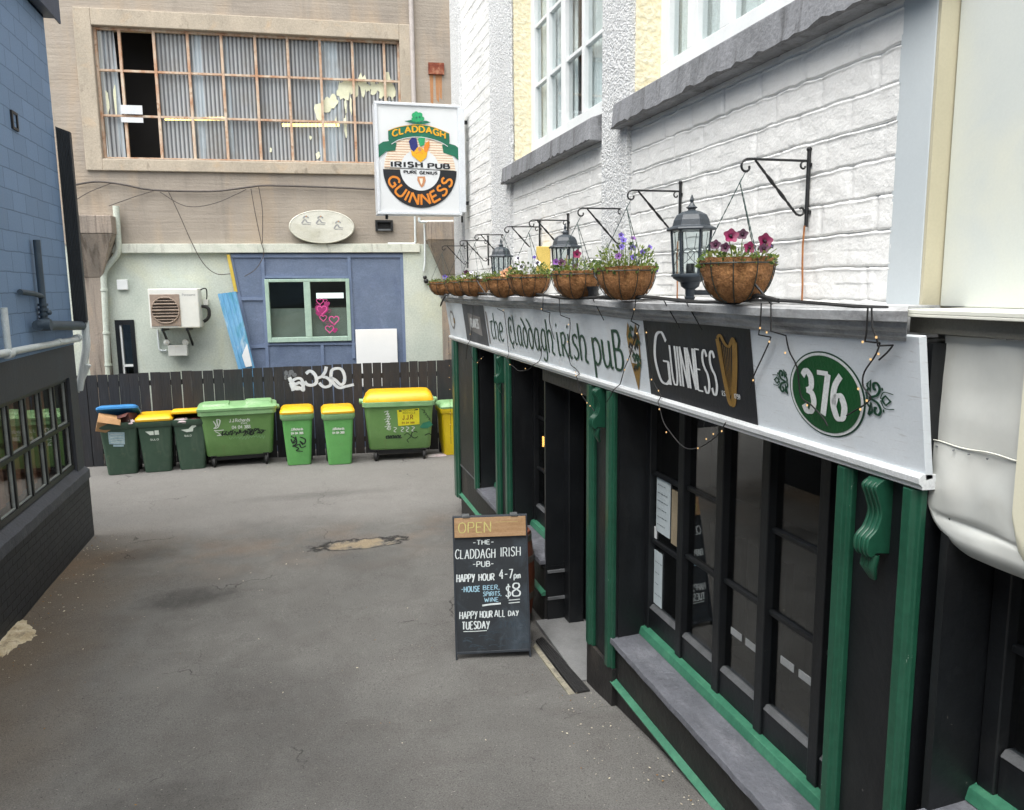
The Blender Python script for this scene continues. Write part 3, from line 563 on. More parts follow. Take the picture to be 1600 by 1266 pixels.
# rust runs below the brackets
BR = [on_x(px, py, PX) for px, py in ((1268, 240), (1066, 288), (977, 322), (889.5, 338), (845, 348), (791, 360), (764, 372), (731.5, 381))]
m_runs = mat("copper brown wire", '#a8703f', '#8a5630', .6, 20)
for p in BR[:4]:
    y = p[1] - .004; pts = [(PX - .022, y + .006 * math.sin(k * 1.3), 3.25 - .085 * k) for k in range(6)]
    solo(MB().tube(pts, .0045, 5), "earth_wire", m_runs, "thin copper brown wire running down the white wall under the %s flower bracket" % ("nearest", "second nearest", "third nearest", "fourth nearest")[[b is p for b in BR].index(True)], "wire", (PX, p[1], 3.0), group="copper wires below the brackets")

# ================================================================== fascia sign over the shopfront
FX0, FZ0, FX1, FZ1 = 2.0, 2.345, 1.935, 2.825       # bottom edge and top edge of the canted board
FN, FFAR = 2.10, 10.38                               # near and far ends
fnrm = np.array([-(FZ1 - FZ0), 0, FX1 - FX0]); fnrm = fnrm / np.linalg.norm(fnrm); fup = np.array([FX1 - FX0, 0, FZ1 - FZ0]); FHT = np.linalg.norm(fup); fup = fup / FHT
def on_f(x, y): return on_plane(x, y, (FX0, 0, FZ0), fnrm)
def fu(x, y): p = on_f(x, y); return FFAR - p[1], float(np.dot(p - np.array([FX0, p[1], FZ0]), fup))
def PF(u, v, h): q = np.array([FX0, FFAR - u, FZ0]) + fup * v + fnrm * h; return tuple(q)
fas = thing("fascia_sign", "long white fascia board with green lettering and house number above the shopfront", "shop sign", (FX0, 6.2, FZ0))
m_fwhite = mat("sign white paint", '#d3d9dd', '#c8cfd4', .5, 2.5, (1, 1, 2.5), bump=.06, grain=.03, dirt=('#8f8a84', .45, 14, (1, .8, 9), .6, .74), dirt2=('#a89d92', .35, 2.5, (1, 1, .5), .55, .8))
m_fblack = mat("sign black paint", '#14161c', '#1b1e25', .45, 3, bump=.08, dirt=('#3a4048', .5, 8, (1, 1.2, .25), .56, .8))
m_fgreen = mat("sign green lettering", '#10402c', '#143f2e', .5, 6); m_fw2 = mat("sign white lettering", '#d5d8d8', '#c6c9c9', .5, 6); m_gold = mat("dull gold paint", '#8d6f35', '#7a5c28', .5, 5)
m_ovg = mat("oval green paint", '#0f4f27', '#0d4522', .38, 3); m_grey = mat("weathered grey paint", '#6f6d6b', '#858280', .6, 5); m_fdk = mat("smoky grey paint", '#3b3d41', '#55575b', .6, 6)
L_ = FFAR - FN
mb = MB(); mb.hexa([PF(0, 0, -.03), PF(L_, 0, -.03), PF(L_, 0, 0), PF(0, 0, 0)], [PF(0, FHT, -.03), PF(L_, FHT, -.03), PF(L_, FHT, 0), PF(0, FHT, 0)])
mb.build("sign_board", m_fwhite, fas, bevel=.002)
m_corn = mat("weathered grey white cornice", '#c0c2c3', '#8f9193', .6, 5, (1, .5, 3), bump=.25, bscale=30, dirt=('#55504b', .55, 7, (1, .6, 2), .5, .72), dirt2=('#9a5a2c', .6, 3.5, (1, 1, 1), .68, .76))
prof = [(1.99, 2.80), (1.94, 2.80), (1.93, 2.812), (1.915, 2.818), (1.91, 2.835), (1.895, 2.838), (1.885, 2.85), (1.882, 2.868), (1.862, 2.872), (1.858, 2.905), (1.87, 2.912), (1.99, 2.917)]
mb = MB(); ny = 120; rings = []
for i in range(ny + 1):
    y = FN - .03 if i == 0 else FN + .16 + (FFAR - .13 - FN) * i / ny; dz = .004 * math.sin(y * 1.3) + .003 * math.sin(y * 4.1); rings.append([(x, y + ((x - 1.858) * 1.1 if i == 0 else 0) + (.15 if i in (1, 2) and False else 0), z + dz) for x, z in prof])
mb.loft(rings); mb.build("cornice", m_corn, fas); MB().box(1.9905, 2.2, 2.3, FFAR, 2.805, 2.918).build("lead_flashing", m_corn, fas)
MB().prism([(2.06, 2.362), (1.985, 2.368), (1.972, 2.355), (1.975, 2.335), (1.988, 2.322), (1.99, 2.312), (2.06, 2.31)], 'y', FN, FFAR).build("bottom_moulding", mat("glossy white paint", '#d8dbdc', '#cdd1d2', .35, 3, (1, .4, 1), bump=.08, dirt=('#9a968f', .35, 6, (1, .6, 1), .55, .8)), fas, bevel=.002)
mb = MB(); mb.box(2.01, 2.2, FN + .02, FFAR, 2.33, 2.80); mb.build("backing", m_black, fas)
FM = [m_fgreen, m_fw2, m_fblack, m_gold, m_ovg, m_grey, m_fdk]
D = Decal(PF)
def upx(x):                                          # horizontal place along the board of a photograph column, at mid height
    lo, hi = 0., L_
    for _ in range(40):
        m_ = (lo + hi) / 2; q = RM.T @ (np.array(PF(m_, FHT / 2, 0)) - EYE)
        if CX + F * q[0] / q[2] < x: lo = m_
        else: hi = m_
    return lo
V0, V1 = .02, FHT - .01
def panel(x0, x1, mi): D.poly([(upx(x0), V0), (upx(x1), V0), (upx(x1), V1), (upx(x0), V1)], mi, 1)
# materials: 0 green 1 white 2 black 3 gold 4 oval green 5 grey 6 smoky
panel(726, 760, 6); D.build("painted_panel", FM, fas); D = Decal(PF); panel(1011.5, 1179, 2)
D.build("painted_panel", FM, fas); D = Decal(PF)
ua, ub = upx(733), upx(752); D.poly([(ua, .16), (ub, .12), (ub, .33), (ua, .36)], 5, 2)
D.text("GUINNESS", ua + .1, .2, .1, .012, .03, 1, 3, fit=ub - ua - .2)
D.disc(upx(707), .24, .14, .12, 5, 1); D.disc(upx(707), .24, .11, .09, 1, 2); D.poly([(upx(709), .2), (upx(711), .2), (upx(711), .27), (upx(709), .27)], 3, 3)
D.build("far_emblem", FM, fas); D = Decal(PF); D.poly([(upx(761.5), .06), (upx(763.5), .06), (upx(763.5), .4), (upx(761.5), .4)], 5, 1)
D.build("painted_line", FM, fas); D = Decal(PF)
for word, xa, xb, h in (("the", 766, 787, .185), ("Claddagh", 794.5, 866, .185), ("irish", 870, 919, .185), ("pub", 925, 976, .185)):
    a, b = upx(xa), upx(xb); b -= .03; a += .02; st, w = D.glyphs(word, U, .16); kx = (b - a) / w
    for p, x in st:
        q = [(a + (x + px_) * kx, .125 + py_ * h * .97) for px_, py_ in p]
        if len(q) == 2: q = [q[0], ((q[0][0] + q[1][0]) / 2, (q[0][1] + q[1][1]) / 2), q[1]]
        D.stroke(q, .012, .034, 0, 2, nib=.35)
D.build("pub_name", FM, fas); D = Decal(PF)
# crest after the lettering: a tapering shield of mottled colour
a, b = upx(983), upx(1003); cx_ = (a + b) / 2; w_ = (b - a) / 2
D.poly([(cx_ - w_, .36), (cx_ - w_ * .6, .44), (cx_, .33), (cx_ + w_ * .6, .44), (cx_ + w_, .36), (cx_ + w_ * .8, .2), (cx_, .02), (cx_ - w_ * .8, .2)], 3, 2)
D.poly([(cx_ - w_ * .8, .3), (cx_ + w_ * .8, .3), (cx_ + w_ * .6, .19), (cx_ - w_ * .6, .19)], 1, 3)
for k in range(14): uu = cx_ + random.uniform(-.7, .7) * w_; vv = random.uniform(.14, .4); D.stroke([(uu, vv), (uu + .02, vv + .03), (uu + .05, vv + .01)], .02, .03, random.choice((0, 2, 5)), 4)
D.build("crest", FM, fas); D = Decal(PF)
# beer panel lettering and harp
a, b = upx(1025), upx(1120); D.text("G", a, .11, .29, .01, .03, 1, 3, nib=0)
gw = G['G'][0] * .29 + .03; st, w = D.glyphs("UINNESS", G, .2); kx = (b - a - gw) / w
for p, x in st:
    q = [(a + gw + (x + x_) * kx, .12 + y_ * .215) for x_, y_ in p]
    if len(q) == 2: q = [q[0], ((q[0][0] + q[1][0]) / 2, (q[0][1] + q[1][1]) / 2), q[1]]
    D.stroke(q, .008, .021, 1, 3)
def harp(cu, cv, s, mi, L):
    k = lambda pts: [(cu + x * s * .62, cv + y * s) for x, y in pts]
    D.stroke(catmull(k([(-.36, .42), (-.22, .47), (-.05, .36), (.12, .33), (.3, .44), (.38, .38)]), 6), .03 * s, .07 * s, mi, L)
    D.stroke(catmull(k([(-.36, .42), (-.3, .2), (-.2, -.15), (-.08, -.45), (.02, -.5)]), 6), .05 * s, .10 * s, mi, L)
    D.stroke(catmull(k([(.36, .4), (.3, .1), (.2, -.2), (.1, -.45), (.0, -.5)]), 6), .06 * s, .13 * s, mi, L)
    for i in range(6): t = i / 6; D.stroke(k([(-.24 + .5 * t, .38 - .08 * math.sin(t * 3)), (-.2 + .4 * t, .1), (-.08 + .16 * t, -.42 + .1 * t)]), .012 * s, None, mi, L)
harp(upx(1140), .26, .34, 3, 3); D.text("ESTD", upx(1127), .125, .022, .003, .005, 1, 3); D.text("1759", upx(1146), .125, .022, .003, .005, 1, 3)
D.build("beer_name", FM, fas); D = Decal(PF)
# number oval with scroll ornaments
a, b = upx(1235), upx(1353); cu = (a + b) / 2; ru = (b - a) / 2; cv = .232; rv = .168
D.disc(cu, cv, ru, rv, 0, 1, 64); D.disc(cu, cv, ru * .965, rv * .965, 1, 2, 64); D.disc(cu, cv, ru * .905, rv * .905, 4, 3, 64)
for ch, xa in (("3", 1257), ("7", 1281), ("6", 1303)):
    w, st = G[ch]; u0_ = upx(xa); k = .168
    for cur, p in st:
        q = [(u0_ + x * k * .82, .148 + y * k) for x, y in (catmull(p, 8) if cur else p)]
        if len(q) == 2: q = [q[0], ((q[0][0] + q[1][0]) / 2, (q[0][1] + q[1][1]) / 2), q[1]]
        D.stroke(q, .016, .034, 1, 4, nib=.15)
D.build("house_number", FM, fas); D = Decal(PF)
def flourish(c, s):
    k = lambda pts: [(c + x * s, cv + .02 + y * abs(s)) for x, y in pts]
    for pts in ([(.0, .35), (.16, .5), (.12, .18), (.0, .35)], [(.0, -.5), (.16, -.38), (.14, -.12), (.0, -.5)], [(.55, 0), (.7, .13), (.88, 0), (.7, -.13), (.55, 0)]): D.stroke(k(pts), .007, .012, 0, 2)
    for sg in (1, -1):
        D.stroke(catmull(k([(.05, 0), (.2, .04 * sg), (.4, .12 * sg), (.5, .3 * sg), (.4, .44 * sg), (.27, .4 * sg), (.28, .26 * sg), (.36, .27 * sg)]), 5), .007, .013, 0, 2)
        D.stroke(catmull(k([(.0, .0), (-.03, .15 * sg), (.1, .28 * sg)]), 5), .006, .01, 0, 2); D.stroke(catmull(k([(.5, .02 * sg), (.65, .22 * sg), (1.0, .2 * sg)]), 5), .003, .005, 0, 2)
        D.disc(c + .6 * s, cv + .02 + .3 * sg * abs(s), .005, .006, 0, 2, 8)
flourish(upx(1357), .13); flourish(upx(1231), -.10)
D.build("scroll_ornament", [m_fgreen, m_fw2, m_fblack, m_gold, m_ovg, m_grey, m_fdk], fas)
# cable lying along the cornice, string of lights over the board
pts = [(1.88 + .02 * math.sin(y * 2.1), y, 2.925 + .012 * math.sin(y * 3.3) + (.03 * math.exp(-((y - 2.95) / .12) ** 2))) for y in np.arange(2.78, 9.6, .08)]
pts += [(1.84, 9.8, 2.90), (1.83, 10.0, 2.83), (1.84, 10.2, 2.76), (1.9, 10.45, 2.8), (1.98, 10.5, 2.9)]
solo(MB().tube(pts, .010, 6), "cable", m_rubber, "black cable lying along the top of the fascia cornice under the flower baskets", "cable", (1.9, 6, 2.93), smooth=60)
solo(MB().tube([(1.9 + .03 * math.sin(y * 1.1 + 1), y, 2.925 + .008 * math.sin(y * 5)) for y in np.arange(2.2, 8.6, .08)], .007, 5), "thin_cable", m_rubber, "thin black lead twisting beside the thicker cable on the cornice", "cable", (1.9, 5, 2.93), smooth=60)
sl_ = thing("string_lights", "string of small warm bulbs on thin dark wire draped over the fascia board", "string lights", (1.95, 5.5, 2.9))
STR = [[(742, 478), (741, 500), (738, 530), (735, 560)], [(741, 545), (748, 565), (756, 562), (763, 556)], [(790, 480), (795, 520), (800, 560), (812, 572), (820, 578), (836, 575), (848, 560), (850, 540)],
 [(891, 479), (895, 505), (893, 540), (895, 567), (905, 577), (913, 590), (916, 605), (922, 618), (931, 629), (940, 640)], [(1015, 472), (1010, 490), (997, 527), (990, 552), (981, 574), (971, 607), (960, 626)],
 [(1014, 512), (1020, 560), (1026, 596), (1042, 625), (1050, 655), (1061, 672), (1083, 696), (1105, 697), (1128, 684), (1140, 673), (1150, 657)], [(1217, 497), (1211, 526), (1199, 554), (1184, 586), (1179, 605)],
 [(1232, 505), (1239, 545), (1252, 573), (1258, 617), (1275, 632), (1293, 652), (1300, 664)], [(1388, 500), (1386, 520), (1377, 551), (1358, 580), (1356, 602), (1367, 623), (1330, 648)], [(1394, 500), (1405, 529), (1398, 545), (1381, 561)], [(865, 480), (862, 500), (870, 530)], [(945, 484), (948, 500)], [(1060, 487), (1068, 512)], [(1095, 492), (1103, 515)]]
mb = MB(); bulbs = []
for st in STR:
    w = []
    for i, (x, y) in enumerate(catmull(st, 4)):
        p = on_f(x, y); out = .02 if p[2] < 2.80 else .085
        if p[2] < 2.36: out = .055
        w.append(tuple(p + fnrm * out))
    if w[0][2] > 2.8: w[0] = (w[0][0], w[0][1], 2.92)
    MB().tube(w, .0032, 5).build("wire", m_rubber, sl_, smooth=60)
    for i in range(1, len(w) - 1, 3):
        if random.random() < .45: a = random.uniform(0, 6.28); bulbs.append((w[i], (w[i][0] - .008, w[i][1] + .018 * math.cos(a), w[i][2] + .018 * math.sin(a))))
for k in range(9):                                   # lights up the far corner post
    z = 2.3 - k * .16; q = (1.965, 10.36 + .02 * (k % 2), z); bulbs.append((q, (q[0], q[1] - .01, z - .02)))
MB().tube([(1.97, 10.38, 2.34 - .05 * k) for k in range(30)], .003, 4).build("wire", m_rubber, sl_, smooth=60)
m_bulb = emit("warm bulb", '#ffd294', .45)
b0 = None
for a, b in bulbs[:95]:
    if b0 is None: b0 = MB().ball((0, 0, 0), .0042, 6, sq=(1, 1, 1.4)).build("bulb", m_bulb, None, smooth=60); o = b0
    else: o = b0.copy(); COL.objects.link(o)
    o.parent = sl_; o.location = (b[0] - 1.95, b[1] - 5.5, b[2] - 2.9)

# ================================================================== hanging pub sign
q = on_x(722, 160, 2.12); SY = q[1]; tl, tr, bl = on_y(584, 158, SY), on_y(716, 161, SY), on_y(592, 335, SY)
sx0, sx1, sz0, sz1 = tl[0], tr[0] + .02, bl[2], tl[2]; SWd, SHt = sx1 - sx0, sz1 - sz0
hs_ = thing("hanging_sign", "white lightbox sign with round green and black emblem, hung from the pub corner", "hanging sign", (sx0, SY, sz0))
m_face = mat("lit acrylic face", '#d9dcdd', '#d2d6d7', .3, 1.2, bump=.02, grain=.02); m_alu = mat("pale sign frame", '#d6dade', '#cbd0d5', .35, 3)
MB().box(sx0 + .03, sx1 - .03, SY, SY + .2, sz0 + .03, sz1 - .03).build("sign_face", m_face, hs_)
mb = MB()
for b in ((sx0, sx1, sz1 - .035, sz1), (sx0, sx1, sz0, sz0 + .035), (sx0, sx0 + .035, sz0 + .035, sz1 - .035), (sx1 - .035, sx1 + .05, sz0 + .035, sz1 - .035)): mb.box(b[0], b[1], SY - .02, SY + .22, b[2], b[3])
mb.build("frame", m_alu, hs_, bevel=.006)
mb = MB(); mb.box(sx1 + .05, 2.22, SY + .08, SY + .12, sz1 - .2, sz1 - .16); mb.box(sx1 + .05, 2.22, SY + .08, SY + .12, sz0 + .14, sz0 + .18); mb.tube([(sx1 + .02, SY + .1, sz0), (sx1 + .02, SY + .1, sz0 - .08)], .012); mb.tube([(sx0 + .12, SY + .1, sz0), (sx0 + .12, SY + .1, sz0 - .05)], .018); mb.build("bracket", m_iron, hs_)
KS = SWd / 735
D = Decal(lambda u, v, h: (sx0 + u * KS, SY - .001 - h, sz1 - v * KS)); D_s = lambda n: n / KS
def e(x, y): return (x - 165, y - 165)
cx_, cy_ = e(540, 715)
# 0 teal 1 black 2 orange 3 cream 4 white 5 blue 6 green 7 yellow 8 tan
D.disc(cx_, cy_, 318, 322, 4, 1, 64); D.ring(cx_, cy_, 172, 308, 180, 360, 3, 2)
for k in range(13):
    y = cy_ - 20 - k * 21; w = math.sqrt(max(0, 306 ** 2 - (y - cy_) ** 2)); wi = math.sqrt(max(0, 172 ** 2 - (y - cy_) ** 2))
    for sg in (-1, 1): D.stroke([(cx_ + sg * wi, y), (cx_ + sg * (wi + w) / 2, y), (cx_ + sg * w, y)], 4, None, 8, 3)
D.ring(cx_, cy_, 172, 318, 0, 180, 1, 3); D.disc(cx_, cy_, 172, 172, 4, 4, 48)
D.text("GUINNESS", 0, 0, 92, 12, 30, 2, 5, sp=.16, arc=None) if False else None
st, w = D.glyphs("GUINNESS", G, .2); k = 88; W_ = w * k
for p, x in st:                                       # letters standing along the lower ring
    o = []
    for a, b in p: th = PI - (35 * PI / 180 * .42) - (x + a) * k / W_ * (PI - .52); rr = 292 - b * k; o.append((cx_ + rr * math.cos(th), cy_ + rr * math.sin(th)))
    if len(o) == 2: o = [o[0], ((o[0][0] + o[1][0]) / 2, (o[0][1] + o[1][1]) / 2), o[1]]
    D.stroke(o, 18, 18, 2, 5)
D.stroke([e(235, 705), e(540, 708), e(840, 715)], 5, None, 1, 5)
def slab(txt, u, v, w, h, lo, hi, mi):
    st, ww = D.glyphs(txt, G, .25); kx = w / ww
    for p, x in st:
        o = [(u + (x + a) * kx, v - b * h) for a, b in p]
        if len(o) == 2: o = [o[0], ((o[0][0] + o[1][0]) / 2, (o[0][1] + o[1][1]) / 2), o[1]]
        D.stroke(o, lo, hi, mi, 7)
D.poly([e(285, 648), e(800, 655), e(800, 703), e(285, 697)], 4, 5)
slab("IRISH", *e(292, 693), 262, 40, 9, 19, 1); slab("PUB", *e(612, 697), 180, 38, 9, 19, 1); slab("PURE", *e(400, 745), 110, 22, 5, 9, 1); slab("GENIUS", *e(535, 748), 150, 22, 5, 9, 1)
def ep(pts): return [e(*p) for p in pts]
D.poly(ep([(515, 770), (580, 768), (585, 800), (568, 845), (548, 862), (530, 840), (512, 800)]), 8, 6); D.poly(ep([(530, 785), (560, 785), (556, 820), (545, 840), (535, 815)]), 3, 7)
# ribbon
band = catmull(ep([(275, 402), (350, 372), (450, 350), (540, 342), (630, 350), (720, 375), (800, 405)]), 6); bot = catmull(ep([(300, 512), (360, 476), (450, 452), (540, 445), (630, 455), (720, 480), (785, 512)]), 6)
D.strip(bot, band, 0, 6)
for pts in ([(275, 402), (310, 400), (312, 500), (290, 515), (275, 470)], [(800, 405), (770, 400), (772, 505), (790, 515), (802, 470)]): D.poly(ep(pts), 0, 7)
D.poly(ep([(188, 520), (230, 492), (295, 482), (345, 500), (330, 560), (250, 572), (190, 622), (186, 560)]), 0, 5); D.poly(ep([(735, 500), (790, 485), (850, 500), (892, 530), (892, 640), (840, 592), (745, 565)]), 0, 5)
D.stroke(catmull(ep([(300, 510), (360, 474), (450, 450), (540, 443), (630, 453), (720, 478), (785, 512)]), 6), 5, None, 4, 8); D.stroke(catmull(ep([(275, 402), (350, 372), (450, 350), (540, 342), (630, 350), (720, 375), (800, 405)]), 6), 4, None, 7, 8)
st, w = D.glyphs("CLADDAGH", G, .22); x0_, x1_ = 312, 762; kx = (x1_ - x0_) / w
for p, x in st:
    o = []
    for a, b in p: X = x0_ + (x + a) * kx; base = 452 - 50 * (1 - ((X - 540) / 235) ** 2) + 12 * 0; o.append(e(X, base - b * 48))
    if len(o) == 2: o = [o[0], ((o[0][0] + o[1][0]) / 2, (o[0][1] + o[1][1]) / 2), o[1]]
    D.stroke(o, 9, 14, 7, 9)
# shamrock spray and leaves
D.poly(ep([(415, 318), (470, 306), (540, 322), (600, 306), (642, 318), (600, 330), (540, 342), (470, 330)]), 0, 8)
for x, y, r in ((505, 268, 26), (548, 262, 24), (526, 300, 28), (565, 292, 22), (495, 300, 20), (518, 250, 18)): D.disc(*e(x, y), r, r * .9, 6, 9, 14)
for x, y in ((520, 285), (545, 280), (530, 325)): D.disc(*e(x, y), 9, 9, 0, 10, 8)
# crest of four colours
D.poly(ep([(448, 480), (480, 445), (515, 455), (525, 520), (490, 570), (462, 540)]), 5, 6); D.poly(ep([(525, 460), (555, 430), (590, 445), (580, 505), (545, 520)]), 6, 7); D.poly(ep([(590, 490), (625, 470), (628, 510), (608, 560), (580, 575), (575, 530)]), 2, 6)
D.poly(ep([(462, 555), (490, 565), (520, 530), (545, 522), (570, 540), (588, 570), (608, 560), (596, 608), (545, 652), (500, 620), (470, 595)]), 7, 8); D.disc(*e(540, 545), 16, 18, 8, 9, 12); D.stroke(ep([(505, 580), (530, 570), (565, 575)]), 6, None, 2, 9)
D.build("emblem", [mat("emblem teal", '#0f6b50', '#116048', .4, 3), mat("emblem black", '#15171b', '#1a1d22', .4, 3), mat("emblem orange", '#dd8a2e', '#d07c22', .4, 3), mat("emblem cream", '#eadfcd', '#e4d7c2', .4, 3), m_face, mat("emblem blue", '#27307c', '#1f2768', .4, 3), mat("emblem green", '#2aa56a', '#1f8f58', .4, 9), mat("emblem yellow", '#e5ad1c', '#d89d14', .4, 3), mat("emblem tan", '#c08a62', '#b98058', .4, 3)], hs_)

# ================================================================== neighbour's cream cladding and hood at the near right
nb = thing("cream_building", "neighbouring building clad in smooth cream metal with a hollow ledge, at the near right edge", "building", (2.3, 1.6, 2.9))
mb = MB(); mb.box(PX, PX + .3, 2.40, 2.57, 2.9, 8); mb.build("corner_column", mat("pale blue white panel", '#c2c9cb', '#bbc3c6', .4, 1.5, bump=.03, grain=.02), nb, bevel=.004)
mb = MB(); mb.box(PX + .0015, PX + .32, 2.385, 2.3985, 2.9, 8); mb.build("corner_flashing", mat("beige flashing", '#bdb79f', '#b6b098', .45, 2, bump=.03, grain=.03), nb)
mb = MB(); mb.box(PX + .075, PX + .4, -3, 2.38, 2.91, 8); mb.build("cladding_panel", mat("cream cladding", '#c9cdc7', '#c2c8c4', .35, .9, bump=.03, grain=.02, dirt=('#d6d6c4', .5, 1.5, (1, 1, 1), .5, .7)), nb, bevel=.004)
mb = MB(); mb.box(1.985, PX + .3, -3, 2.27, 2.895, 2.909); mb.box(1.985, 2.0, -3, 2.27, 2.885, 2.8945); mb.build("ledge", m_cream, nb, bevel=.002)
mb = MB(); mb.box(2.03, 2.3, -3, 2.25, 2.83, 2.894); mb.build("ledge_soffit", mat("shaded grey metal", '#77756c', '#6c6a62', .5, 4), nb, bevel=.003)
# hood: sheet with rounded lower corner, dented
hood = thing("metal_hood", "dented cream sheet metal hood with rounded lower corner at the right edge", "hood", (2.05, 1.9, 2.4))
def hood_piece(name, y0, y1, zt, zb, x, r, parent, m, dent=1):
    ny, nz = 60, 90; vs = []
    for i in range(ny + 1):
        for j in range(nz + 1):
            y = y0 + (y1 - y0) * i / ny; fz = j / nz
            c = max(0., y - (y1 - r)); zlow = zb + (r - math.sqrt(max(0, r * r - c * c))) * 1.15
            z = zt + (zlow - zt) * fz
            dx = 0
            if dent: dx = .012 * float(vnoise(np.array(y * 9), np.array(z * 9), 21)) - .02 * math.exp(-(((y - 2.04) / .06) ** 2 + ((z - 2.33) / .09) ** 2)) + .012 * math.exp(-(((y - 1.95) / .1) ** 2 + ((z - 2.22) / .02) ** 2)) + .006 * math.exp(-((z - 2.22 - .05 * (y - 1.9)) / .008) ** 2)
            bend = .05 * max(0, (fz - .82) / .18) ** 2 if 'upper' not in name else 0                      # bottom turned under
            vs.append((x + dx + bend, y, z))
    f = [(i * (nz + 1) + j, (i + 1) * (nz + 1) + j, (i + 1) * (nz + 1) + j + 1, i * (nz + 1) + j + 1) for i in range(ny) for j in range(nz)]
    n0 = len(vs); rim = [(ny, j) for j in range(nz + 1)] + [(i, nz) for i in range(ny - 1, -1, -1)]; idx = [i * (nz + 1) + j for i, j in rim]
    vs += [(vs[k][0] + .25, vs[k][1], vs[k][2] + .0) for k in idx]; f += [(idx[k], n0 + k, n0 + k + 1, idx[k + 1]) for k in range(len(idx) - 1)]
    return MB().add(vs, f).build(name, m, parent, smooth=50)
m_hood = mat("cream hood paint", '#cbccc6', '#c2c5c1', .38, 1.5, bump=.05, bscale=12, grain=.02, dirt=('#8fa9b5', .5, 5, (1, 1, .3), .68, .8), dirt2=('#a9a497', .4, 4, (1, 1, .6), .58, .8))
hood_piece("upper_sheet", 1.2, 2.125, 2.825, 2.47, 2.055, .01, hood, m_hood)
hood_piece("lower_sheet", 1.2, 2.15, 2.475, 2.105, 2.04, .17, hood, m_hood)
mb = MB(); mb.tube([(2.04, 1.2 + .95 * i / 40, 2.475 + .003 * math.sin(i * .7)) for i in range(41)], .003, 6); mb.build("seam", m_cream, hood, smooth=60)
hood_piece("side_sheet", .6, 1.795, 2.82, 2.09, 2.03, .11, hood, mat("pale yellow cream paint", '#dedbc4', '#d8d5bf', .4, 2, bump=.03, grain=.02), 0)
mb = MB()
for y in (1.9, 1.97, 2.03, 2.1): mb.ball((2.034, y, 2.46), .004, 6)
mb.build("rivets", m_galv, hood)

# ================================================================== left building
LX = -2.62; LY = 10.72
lb = thing("blue_building", "blue block building with black base and long multi-paned window on the left", "building", (LX, 9, 0))
m_blue = brick_mat("blue painted blocks", '#7690b0', '#6f88a6', '#58708a', .40, .2, (1, 2), .006, .5, .6, dirt=('#6f89a6', .55, 3.5, (1, 1, .2), .5, .75), dirt2=('#8a949f', .4, 9, (1, 1, .12), .62, .8), soft=.3)
m_lbase = brick_mat("black painted bricks", '#303238', '#2c2e33', '#1e1f23', .23, .077, (1, 2), .008, .6, .6, dirt=('#4a4a49', .5, 5, (1, 1, .5), .56, .8), soft=.4)
m_lband = mat("dark slate paint", '#34373d', '#3d4046', .6, 3, bump=.25, bscale=30, dirt=('#3f4650', .5, 6, (1, 1, .3), .5, .7))
MB().box(LX - .3, LX, -8, LY, 2.36, 6.15).build("upper_wall", m_blue, lb)
MB().box(LX - .3, LX - .004, -8, LY, 1.985, 2.36).build("lintel", m_lband, lb)
YJ = 10.40
MB().box(LX - .3, LX - .006, YJ, LY, .7, 1.985).build("pier", m_lband, lb)
MB().box(LX - .3, LX + .03, -8, LY + .0, -.4, .68).build("base_wall", m_lbase, lb)
mb = MB(); rr = []
for i in range(191):
    y = -8 + (LY + 8) * i / 190; j = .006 * random.random(); rr.append([(LX - .28, y, .68), (LX - .28, y, .89), (LX - .07, y, .885), (LX + .042 + j, y, .795 - j), (LX + .045 + j, y, .69)])
mb.loft(rr); mb.build("sill", mat("dark painted sill", '#3d4047', '#494c54', .6, 4, bump=.4, bscale=25, dirt=('#5c5d60', .4, 8, (1, 1, 1), .58, .75)), lb)
fr = MB(); GX = LX - .07; yy = YJ
ys_ = [YJ - .03 - k * .498 for k in range(12)]
for k, y in enumerate(ys_): fr.box(GX - .03, GX + .03, y - .022, y + .022, .895, 1.985)
fr.box(GX - .03, GX + .034, ys_[-1], YJ, 1.41, 1.455); fr.box(GX - .03, GX + .034, ys_[-1], YJ, .88, .935); fr.box(GX - .03, GX + .034, ys_[-1], YJ, 1.94, 1.984)
w_ = fr.build("window", m_black, lb, bevel=.004)
bd = MB()
for y in ys_[:-1]:
    for z0, z1 in ((.935, 1.41), (1.455, 1.94)): bd.box(GX - .012, GX + .012, y - .036, y - .023, z0, z1); bd.box(GX - .012, GX + .012, y - .46, y - .036, z0, z0 + .012)
bd.build("putty", mat("pale putty", '#9aa19d', '#83898a', .6, 6), w_)
MB().box(GX - .006, GX - .002, ys_[-1], YJ, .9, 1.97).build("glass", glass("left window glass", (.93, .92, .9, 1), 1.5), w_)
mb = MB(); mb.box(LX - 1.6, LX - 1.55, 3, 10.5, .5, 2.4); mb.box(LX - 1.6, LX - .3, 10.41, 10.5, .5, 2.4); mb.box(LX - 1.6, LX - .3, 3, 10.5, .55, .6); mb.box(LX - 1.6, LX - .31, 3, 10.5, 2.3, 2.35); mb.build("room", mat("brown room", '#94705c', '#a88470', .8, 1.5), lb)
mb = MB()
for k in range(9): y = 10.1 - k * .5; mb.box(LX - .3, LX - .25, y - .12, y + .1, .6, 2.2)
mb.build("blind", mat("brown timber lining", '#b58a72', '#96705c', .7, 5, (1, 1, .2)), lb)
mb = MB(); mb.box(LX - .3, LX + .13, -8, LY + .1, 6.15, 6.35); mb.box(LX + .13, LX + .15, -8, LY + .12, 6.1, 6.4); mb.build("eave", mat("dark blue fascia", '#33435a', '#2f3d52', .5, 2), lb)
MB().box(-8, LX - .3, LY - .3, LY, -.3, 6.1).build("end_wall", m_blue, lb)
MB().box(-8, LX, -8, LY, 6.12, 6.149).build("roof", m_lband, lb)
mb = MB(); n = 9; pl = []
